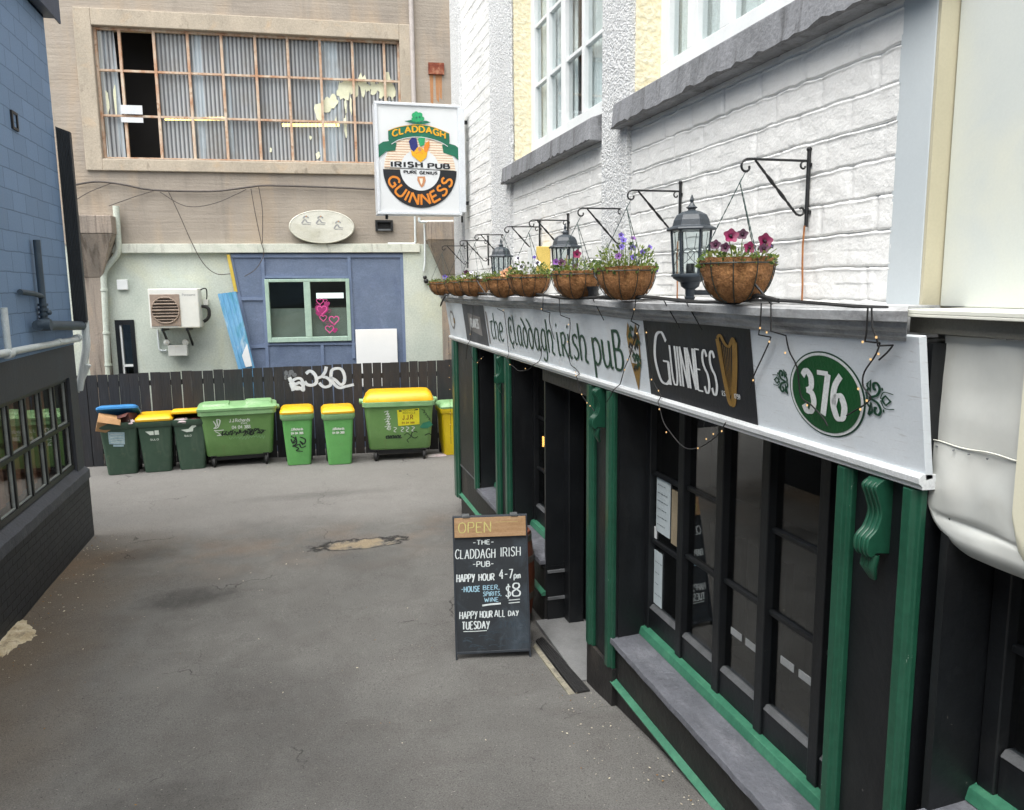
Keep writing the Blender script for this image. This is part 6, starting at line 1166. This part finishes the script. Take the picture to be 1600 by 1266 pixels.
D.build("chalk_marks", [m_chk, m_ychk, m_bchk, m_fchk], ab); D2.build("open_lettering", [m_chk, m_ychk], op)
pts = [gp(x, y) for x, y in ((837, 1003), (849, 998), (922, 1081), (900, 1085))]; mb = MB(); mb.hexa([(p[0], p[1], p[2] - .01) for p in pts], [(p[0], p[1], p[2] + .018) for p in pts]); mb = mb
rm = thing("door_mat", "narrow black ribbed rubber mat in front of the pub door step", "mat", tuple(np.mean(pts, 0))); mb.build("mat", m_rubber, rm, bevel=.004)
rb = MB()
for k in range(1, 5): t_ = k / 5; a = pts[0] * (1 - t_) + pts[1] * t_; b = pts[3] * (1 - t_) + pts[2] * t_; rb.tube([(a[0], a[1], a[2] + .019), (b[0], b[1], b[2] + .019)], .004, 6)
rb.build("ribs", m_rubber, rm)
pts = [gp(x, y) for x, y in ((833, 1012), (836, 1006), (898, 1085), (889, 1087))]; mb = MB(); mb.hexa([(p[0], p[1], p[2] - .01) for p in pts], [(p[0], p[1], p[2] + .007) for p in pts]); solo(mb, "kerb_strip", mat("worn pale concrete edge", '#a29c88', '#7c786b', .8, 9, bump=.5, dirt=('#5a5751', .6, 14, (1, 1, 1), .5, .65)), "worn pale concrete strip along the alley side of the black mat", "edging strip", tuple(np.mean(pts, 0)))
bc = (1.79, 6.62, gz(1.79, 6.62)); ba = thing("wooden_barrel", "brown wooden barrel with pale hoops half hidden behind the chalkboard", "barrel", bc)
pr = [(a * .84, b) for a, b in ((.2, 0), (.225, .12), (.245, .3), (.25, .42), (.245, .54), (.225, .72), (.2, .84), (.185, .84), (.185, .82))]; MB().lathe(pr, bc, 28).build("staves", mat("red brown oak", '#5a2f1f', '#6b3a26', .6, 3, (6, 6, .3), bump=.3, bscale=20, dirt=('#2f1a12', .5, 5, (4, 4, .3), .55, .75)), ba, smooth=40)
for z, r in ((.04, .212), (.26, .243), (.6, .241), (.79, .214)): r *= .84; MB().lathe([(r, z - .03), (r + .004, z - .03), (r + .004, z + .03), (r, z + .03)], bc, 28, cap=False).build("hoop", mat("dull hoop steel", '#6a645c', '#57524b', .5, 9, metal=.4), ba, smooth=40)

# ================================================================== flower baskets, brackets, lanterns
ARM = .345
def bracket_parts(root):
    w = PX; mb = MB(); mb.tube([(w - .012, 3.075, 3.245), (w - .012, 3.075, 3.57)], .0085, 8); mb.ball((w - .012, 3.075, 3.574), .012, 8); mb.box(w - .012, w + .004, 3.06, 3.09, 3.3, 3.315); mb.box(w - .012, w + .004, 3.06, 3.09, 3.5, 3.515); mb.build("back_bar", m_iron, root, smooth=50)
    zt = 3.525; mb = MB(); pts = [(w - .012, 3.075, zt)] + [(w - ARM + .05, 3.075, zt)]
    sc = [(w - ARM + .03 + .032 * (1 - k * .055) * math.cos(PI / 2 + k * .42), 3.075, zt - .033 + .032 * (1 - k * .055) * math.sin(PI / 2 + k * .42)) for k in range(13)]; mb.tube(pts + sc, .0055, 6); mb.build("arm", m_iron, root, smooth=50)
    mb = MB(); a, b = Vector((w - ARM + .07, 3.075, zt - .004)), Vector((w - .06, 3.075, 3.295)); n = 24; rs = [.0045 + .0035 * abs(math.sin(k * PI / 6)) * (1 if 4 < k < 20 else .3) for k in range(n + 1)]
    mb.tube([tuple(a.lerp(b, k / n)) for k in range(n + 1)] , rs, 6); sc = [(w - .042 + .024 * (1 - k * .06) * math.cos(-PI * .75 + k * .42), 3.075, 3.315 + .024 * (1 - k * .06) * math.sin(-PI * .75 + k * .42)) for k in range(12)]; mb.tube([tuple(b)] + sc, .005, 6); mb.build("brace", m_iron, root, smooth=50)
    sc = [(w - .036 + .02 * (1 - k * .06) * math.cos(PI * .5 - k * .42 + PI), 3.075, zt - .022 + .02 * (1 - k * .06) * math.sin(PI * .5 + k * .42)) for k in range(12)]; MB().tube(sc, .0045, 6).build("scroll", m_iron, root, smooth=50)
ORDN = ("nearest", "second nearest", "third nearest", "fourth nearest", "fifth nearest", "third from the far end", "second from the far end", "farthest")
proto = thing("basket_bracket", "x", "bracket", (PX, 3.075, 3.5), group="scrolled iron brackets on the white wall"); bracket_parts(proto)
BY = [p[1] for p in BR]
for i, y in enumerate(BY):
    o = proto if i == 0 else copy_tree(proto); o.location = (PX, y, 3.5 + (BR[i][2] - BR[0][2]) * .5); o['label'] = "black scrolled iron wall bracket holding the %s flower basket" % ORDN[i]
m_coco = mat("coconut fibre", '#a4754a', '#845a34', .95, 12, (1, 1, 1), bump=1.0, bscale=55, grain=.3, dirt=('#4d2f18', .6, 16, (1, 1, .6), .52, .66), dirt2=('#a97c4c', .5, 24, (1, 1, .5), .55, .68)); m_wire = mat("green black wire", '#1f2622', '#2a332d', .5, 9); m_chain = mat("weathered chain", '#4a5a58', '#3b4947', .5, 20, metal=.3)
def leafmat(name, a, b):
    t = NT(name); k = t.mix(t.ramp(t.noise(30, det=2), .35, .65), C(a), C(b)); p = t.bsdf(k, .55, 0, .3); tr = t.n('ShaderNodeBsdfTranslucent'); t.l(k, tr.inputs[0]); mx = t.n('ShaderNodeMixShader'); mx.inputs[0].default_value = .3
    t.l(p.outputs[0], mx.inputs[1]); t.l(tr.outputs[0], mx.inputs[2]); t.l(mx.outputs[0], t.out.inputs[0]); return t.m
m_leaf = [leafmat("pale leaf", '#8f9a5a', '#6a7c42'), leafmat("fresh leaf", '#55722f', '#7d9148'), leafmat("dark leaf", '#3d5530', '#566b40')]
FL = {'mag': mat("magenta petal", '#7d0d45', '#5e0a36', .6, 30), 'dmag': mat("dark wine petal", '#33102a', '#451332', .6, 30), 'vio': mat("violet petal", '#5d4ba3', '#7868b8', .6, 30), 'whi': mat("white petal", '#d6d6da', '#c9c8d4', .6, 30), 'ora': mat("peach petal", '#c98a5c', '#dba888', .6, 30), 'blk': mat("near black petal", '#1b1626', '#262034', .6, 30), 'pin': mat("purple petal", '#6a3a86', '#7d4d96', .6, 30)}
m_eye = mat("dark flower eye", '#1c0d1c', '#2a1320', .7)
def basket(y, zt, rad, dep, cx, spec, leafy, tall, label, seed, i):
    rnd = random.Random(seed); t = thing("flower_basket", label, "hanging basket", (cx, y, zt), group="hanging flower baskets above the fascia"); mb = MB(); rings = []; n = 36
    for k in range(15):
        a = (PI / 2) * k / 14; f = math.sin(a) ** .72; z = zt - dep * math.cos(a) ** 1.05
        rings.append([(cx + (rad * f + (.006 * rnd.uniform(-1, 1) if k > 1 else 0)) * math.cos(2 * PI * j / n), y + (rad * f + .006 * rnd.uniform(-1, 1)) * math.sin(2 * PI * j / n), z + .004 * rnd.uniform(-1, 1)) for j in range(n)])
    rings.append([(cx + rad * 1.02 * math.cos(2 * PI * j / n), y + rad * 1.02 * math.sin(2 * PI * j / n), zt + .008 + .006 * rnd.random()) for j in range(n)]); rings.append([(cx + rad * .9 * math.cos(2 * PI * j / n), y + rad * .9 * math.sin(2 * PI * j / n), zt - .0) for j in range(n)])
    mb.loft(rings); mb.build("liner", m_coco, t, smooth=80)
    mb = MB(); mb.tube([(cx + (rad + .006) * math.cos(2 * PI * j / 30), y + (rad + .006) * math.sin(2 * PI * j / 30), zt - .012) for j in range(30)], .0035, 5, closed=True)
    for j in range(10):
        b = 2 * PI * j / 10 + .3; mb.tube([(cx + (rad * math.sin(a) ** .72 + .006) * math.cos(b), y + (rad * math.sin(a) ** .72 + .006) * math.sin(b), zt - (dep + .004) * math.cos(a) ** 1.05) for a in [PI / 2 * (.15 + .85 * k / 8) for k in range(9)]], .0026, 5)
    mb.build("wire_frame", m_wire, t, smooth=60)
    top = Vector((PX - ARM + .026, y, 3.472 + (BR[i][2] - BR[0][2]) * .5)); kn = Vector((cx, y, top.z - .045))
    for b in (2.6, 4.7, .5):
        e = Vector((cx + rad * math.cos(b), y + rad * math.sin(b), zt)); mb = MB(); pts = [tuple(top), tuple(kn)] if b == 2.6 else [tuple(kn)]; m_ = 22
        pts += [tuple(kn.lerp(e, (k + 1) / m_)) for k in range(m_)]; mb.tube(pts, [.0016 + .0016 * (k % 2) for k in range(len(pts))], 5); mb.build("chain", m_chain, t)
    mbs = MB(); nl = int(330 * leafy)
    for k in range(nl):
        a = rnd.uniform(0, 2 * PI); r_ = rad * math.sqrt(rnd.random()) * 1.05; hgt = tall * (rnd.random() ** 1.7) * (1.05 - .5 * (r_ / rad) ** 2); c = Vector((cx + r_ * math.cos(a), y + r_ * math.sin(a), zt + hgt - .01 - (.03 * rnd.random() if r_ > rad * .95 else 0)))
        d = Vector((math.cos(a) * rnd.uniform(.2, 1), math.sin(a) * rnd.uniform(.2, 1), rnd.uniform(-.2, 1))).normalized(); s = d.cross(Vector((rnd.uniform(-1, 1), rnd.uniform(-1, 1), rnd.uniform(-.3, .3)))).normalized(); l = rnd.uniform(.014, .032); w = l * rnd.uniform(.22, .42); mid = c + d * l * .5 + Vector((0, 0, .003))
        mbs.add([c, mid + s * w, c + d * l, mid - s * w], [(0, 1, 2, 3)], rnd.choice((0, 0, 1, 2)))
    mbs.build("foliage", m_leaf, t, smooth=None); st = MB()
    for k in range(int(16 * leafy)):
        a = rnd.uniform(0, 6.28); r_ = rad * .8 * math.sqrt(rnd.random()); z1 = tall * rnd.uniform(.5, 1.1); st.tube([(cx + r_ * math.cos(a), y + r_ * math.sin(a), zt - .01), (cx + r_ * 1.1 * math.cos(a), y + r_ * 1.1 * math.sin(a), zt + z1 * .6), (cx + r_ * 1.3 * math.cos(a), y + r_ * 1.3 * math.sin(a), zt + z1)], .0015, 4)
    st.build("stems", m_leaf[1], t)
    for (col, dx, dy, dz, s) in spec:                 # blooms: a five lobed trumpet facing outwards
        c = Vector((cx + dx, y + dy, zt + dz)); nrm = Vector((-.35 + rnd.uniform(-.3, .3) + dx * 1.5, -.8 + rnd.uniform(-.2, .2), .35 + rnd.uniform(-.2, .3))).normalized(); u = nrm.orthogonal().normalized(); v = nrm.cross(u); mb = MB(); N = 25
        ring = lambda r, h, wv: [tuple(c + (u * math.cos(2 * PI * j / N) + v * math.sin(2 * PI * j / N)) * r * (1 + wv * math.cos(5 * 2 * PI * j / N)) + nrm * (h + .12 * s * wv * math.cos(10 * PI * j / N + 1))) for j in range(N)]
        MB().tube(catmull([(cx + dx * .5, y + dy * .4, zt - .01), (cx + dx * .85, y + dy * .6, zt + dz * .6), tuple(c - nrm * s * .9 - Vector((0, 0, .004))), tuple(c - nrm * s * .5)], 4), .0016, 4).build("stalk", m_leaf[1], t)
        mb.loft([ring(s * .12, -s * .7, 0), ring(s * .25, -s * .2, 0), ring(s * .6, -s * .05, .06), ring(s, s * .1, .14), ring(s * .95, s * .02, .14)], True, False); o = mb.build("flower", FL[col], t, smooth=60)
        MB().ball(tuple(c - nrm * s * .06), s * .24, 8).build("flower_eye", m_eye if col != 'blk' else FL['vio'], o, smooth=60)
CXB = PX - ARM
SP = [[('mag', -.07, -.06, .1, .03), ('mag', .1, -.05, .08, .032), ('dmag', -.12, -.02, .065, .022), ('dmag', -.05, -.02, .095, .02), ('dmag', .02, .0, .11, .024), ('mag', -.005, -.10, .05, .024), ('dmag', .05, -.12, .045, .022), ('dmag', -.12, -.10, .05, .02), ('blk', .15, -.02, .06, .012)],
 [('vio', -.03, -.03, .16, .018), ('vio', -.05, -.05, .12, .017), ('vio', .03, -.02, .12, .018), ('vio', .09, -.03, .09, .018), ('pin', -.07, -.05, .07, .02), ('vio', .0, -.1, .06, .017), ('pin', .02, -.05, .17, .015), ('vio', .12, -.06, .12, .014), ('vio', -.02, .03, .19, .016), ('vio', .15, -.08, -.01, .014)],
 [('mag', -.02, -.05, .12, .028), ('dmag', -.13, -.06, .065, .028), ('pin', -.165, -.04, .07, .022), ('dmag', -.04, -.08, .04, .018)],
 [('whi', .05, -.05, .1, .03), ('blk', .05, -.075, .105, .012), ('whi', -.08, -.03, .07, .03), ('blk', -.08, -.055, .075, .013), ('vio', .04, -.02, .15, .014), ('whi', -.1, -.01, .14, .022), ('blk', -.1, -.03, .142, .01)],
 [('ora', .03, -.06, .06, .04), ('ora', -.02, -.05, .04, .035), ('dmag', .1, -.06, .05, .03), ('whi', .06, -.05, .09, .025), ('blk', .05, -.1, .07, .014)],
 [('whi', -.05, -.03, .08, .02)], [('dmag', .06, -.05, .1, .03), ('whi', .02, -.06, .05, .028), ('dmag', .1, -.04, .07, .025)], [('vio', .02, -.05, .07, .03), ('pin', .05, -.04, .06, .024)]]
LB = ["basket of dark magenta petunias nearest the camera, beside the large lantern", "leafy basket of tall violet lobelia, second from the near end", "basket with one bright magenta petunia, third from the near end", "basket of white and black pansies in front of the yellow box", "basket of peach coloured pansies, fifth from the near end", "basket of mostly pale green foliage, third from the far end", "basket with dark wine and white blooms, second from the far end", "farthest basket with small violet flowers above the corner of the fascia"]
for i, y in enumerate(BY): basket(y, 3.10 - .006 * i, (.157, .167, .17, .172, .175, .175, .175, .175)[i], (.178, .178, .172, .165, .175, .17, .165, .16)[i], CXB, SP[i], (1.1, 1.7, 1.5, 1.4, 1.2, 1.3, 1.1, 1.1)[i], (.06, .15, .10, .12, .07, .09, .08, .06)[i], LB[i], 40 + i, i)
# lanterns
m_lan = mat("slate blue black lantern paint", '#333c44', '#2a3239', .42, 9, bump=.08); m_lg = glass("wavy lantern glass", (.85, .9, .9, 1), 1.5, .08, .6); m_came = mat("lead came", '#4d5459', '#42494e', .5)
def lantern(root, x, y, z):
    n = 6; ro = R(30); c = (x, y, 0); mb = MB()
    mb.lathe([(.12, z + .368), (.125, z + .374), (.12, z + .382), (.095, z + .392), (.088, z + .42), (.075, z + .445), (.045, z + .462), (.02, z + .468), (.018, z + .475), (.03, z + .482), (.018, z + .49), (.008, z + .505), (.011, z + .52), (.003, z + .545)], c, n, rot=ro); mb.build("roof", m_lan, root, bevel=.002)
    cg = MB()
    for k in range(n): a = 2 * PI * k / n + ro; cg.tube([(x + .082 * math.cos(a), y + .082 * math.sin(a), z + .145), (x + .098 * math.cos(a), y + .098 * math.sin(a), z + .37)], .0065, 6)
    cg.lathe([(.09, z + .14), (.095, z + .14), (.095, z + .15), (.085, z + .155)], c, n, rot=ro); cg.build("cage", m_lan, root)
    gl = MB(); gl.lathe([(.076, z + .15), (.091, z + .37)], c, n, rot=ro, cap=False); go = gl.build("glass", m_lg, root); lc = MB()
    for k in range(n):
        a = 2 * PI * (k + .5) / n + ro; f = lambda s, zz: (x + (.078 + .014 * (zz - .15) / .22) * .866 * math.cos(a) - s * math.sin(a), y + (.078 + .014 * (zz - .15) / .22) * .866 * math.sin(a) + s * math.cos(a), z + zz)
        for st in ([(-.04, .25), (-.015, .28), (.02, .26), (.045, .27)], [(-.015, .28), (-.025, .36)], [(.02, .26), (.02, .16)], [(.02, .26), (.0, .23), (-.035, .2)]): lc.tube([f(*q) for q in catmull(st, 4)], .0016, 4)
    lc.build("leading", m_came, go)
    MB().lathe([(.09, z + .14), (.085, z + .13), (.05, z + .11), (.045, z + .09), (.025, z + .075), (.022, z + .04), (.028, z + .035), (.02, z + .02), (.012, z + .0), (.016, z - .008), (.004, z - .05)], c, 16).build("base", m_lan, root, smooth=40)
    MB().lathe([(.022, z + .14), (.022, z + .2), (.018, z + .205)], c, 12).build("lamp_holder", m_iron, root, smooth=40)
    mb = MB(); mb.tube([(x, y, z + .06), (PX - .01, y, z + .055)], .013, 8); mb.lathe([(.045, -.012), (.045, 0), (.03, .01)], (PX - .012, y, z + .055), 16, axis='x'); mb.build("arm", m_lan, root, smooth=50)
lo = thing("wall_lantern", "x", "lantern", (1.95, 3.669, 2.9), group="wall lanterns above the fascia"); lantern(lo, 1.95, 3.669, 2.9)
for i, y in enumerate((3.669, 5.599, 7.472)):
    o = lo if i == 0 else copy_tree(lo); o.location = (1.95, y, 2.9 + .006 * i); o['label'] = ("large slate coloured lantern beside the nearest flower basket", "slate lantern half hidden behind the third flower basket from the near end", "farthest slate lantern, small, behind the peach pansies")[i]
# sign spotlights standing on the cornice
sp = thing("sign_spotlight", "x", "spotlight", (1.9, 3.05, 2.9), group="black sign spotlights along the cornice")
MB().lathe([(.028, 2.9), (.032, 2.905), (.03, 2.96), (.04, 2.985), (.042, 2.995)], (1.9, 3.05, 0), 14).build("head", m_iron, sp, smooth=40); MB().tube([(1.9, 2.72, 2.915), (1.83, 2.84, 3.06), (1.83, 2.85, 3.10)], .0055, 6).build("stay", m_iron, sp); MB().lathe([(.02, 0), (.022, .004), (.004, .012)], (1.83, 2.85, 3.1), 10).build("cap", m_iron, sp)
for i, (px, py) in enumerate(((1140, 478), (926, 468), (815, 466), (749, 465))):
    y = on_x(px, py, 1.9)[1]; o = sp if i == 0 else copy_tree(sp); o.location = (1.9, y, 2.9); o['label'] = ("black spotlight on the cornice directly below the nearest flower basket", "black spotlight on the cornice below the third basket from the near end", "black spotlight on the cornice below the white pansy basket", "farthest black spotlight on the cornice")[i]
q0, q1 = on_x(840, 392, PX - .12), on_x(861, 384, PX); yb_ = q0[1]
ax = thing("alarm_box", "pale box with a yellow side on the white wall behind the white pansies", "alarm box", (PX, yb_, 3.2)); yb2 = on_x(860, 400, PX)[1]; zt_, zb_ = on_x(850, 385, PX - .06)[2], on_x(850, 425, PX - .06)[2]
MB().box(PX - .13, PX, yb2, yb2 + .24, zb_, zt_).build("box", mat("soft yellow plastic", '#d9bf6a', '#d1b55c', .5, 3), ax, bevel=.006); MB().box(PX - .136, PX - .1305, yb2 - .0, yb2 + .24, zb_, zt_).build("cover", m_whitef, ax)
# litter on the ground
mb = MB(); rl = random.Random(5)
for k in range(330):
    m_ = rl.random()
    if m_ < .35: px, py = rl.uniform(0, 160), 0; q = (LX + .06 + abs(rl.gauss(0, .22)), rl.uniform(6.5, 10.6))
    elif m_ < .6: q = (1.98 - abs(rl.gauss(0, .25)), rl.uniform(3.2, 5.2))
    elif m_ < .75: q = (rl.uniform(-3.3, 2.8), 14.4 + rl.uniform(-.3, .5))
    else: q = (rl.uniform(-2.5, 1.9), rl.uniform(3.4, 9.5))
    z = float(gz(*q)) + .006; s = rl.uniform(.003, .010) * (1.3 if q[1] > 8 else 1); a = rl.uniform(0, 6.28); c = Vector((q[0], q[1], z + .004)); u = Vector((math.cos(a), math.sin(a), rl.uniform(-.2, .3))); v = Vector((-math.sin(a), math.cos(a), rl.uniform(-.2, .3)))
    mb.add([c - u * s, c + v * s * .6, c + u * s, c - v * s * .6, c + Vector((0, 0, s * .5))], [(0, 1, 4), (1, 2, 4), (2, 3, 4), (3, 0, 4)], rl.choice((0, 0, 1, 2)))
tag(mb.build("litter", [mat("pale grit", '#b5ae9c', '#8f887a', .9, 50), mat("dry leaf", '#8a6a3c', '#6f4f2c', .9, 50), mat("cream crumbs", '#d0c8b0', '#bdb59e', .9, 50)]), "tiny pale crumbs and dry leaves scattered over the asphalt", "litter", kind="stuff")
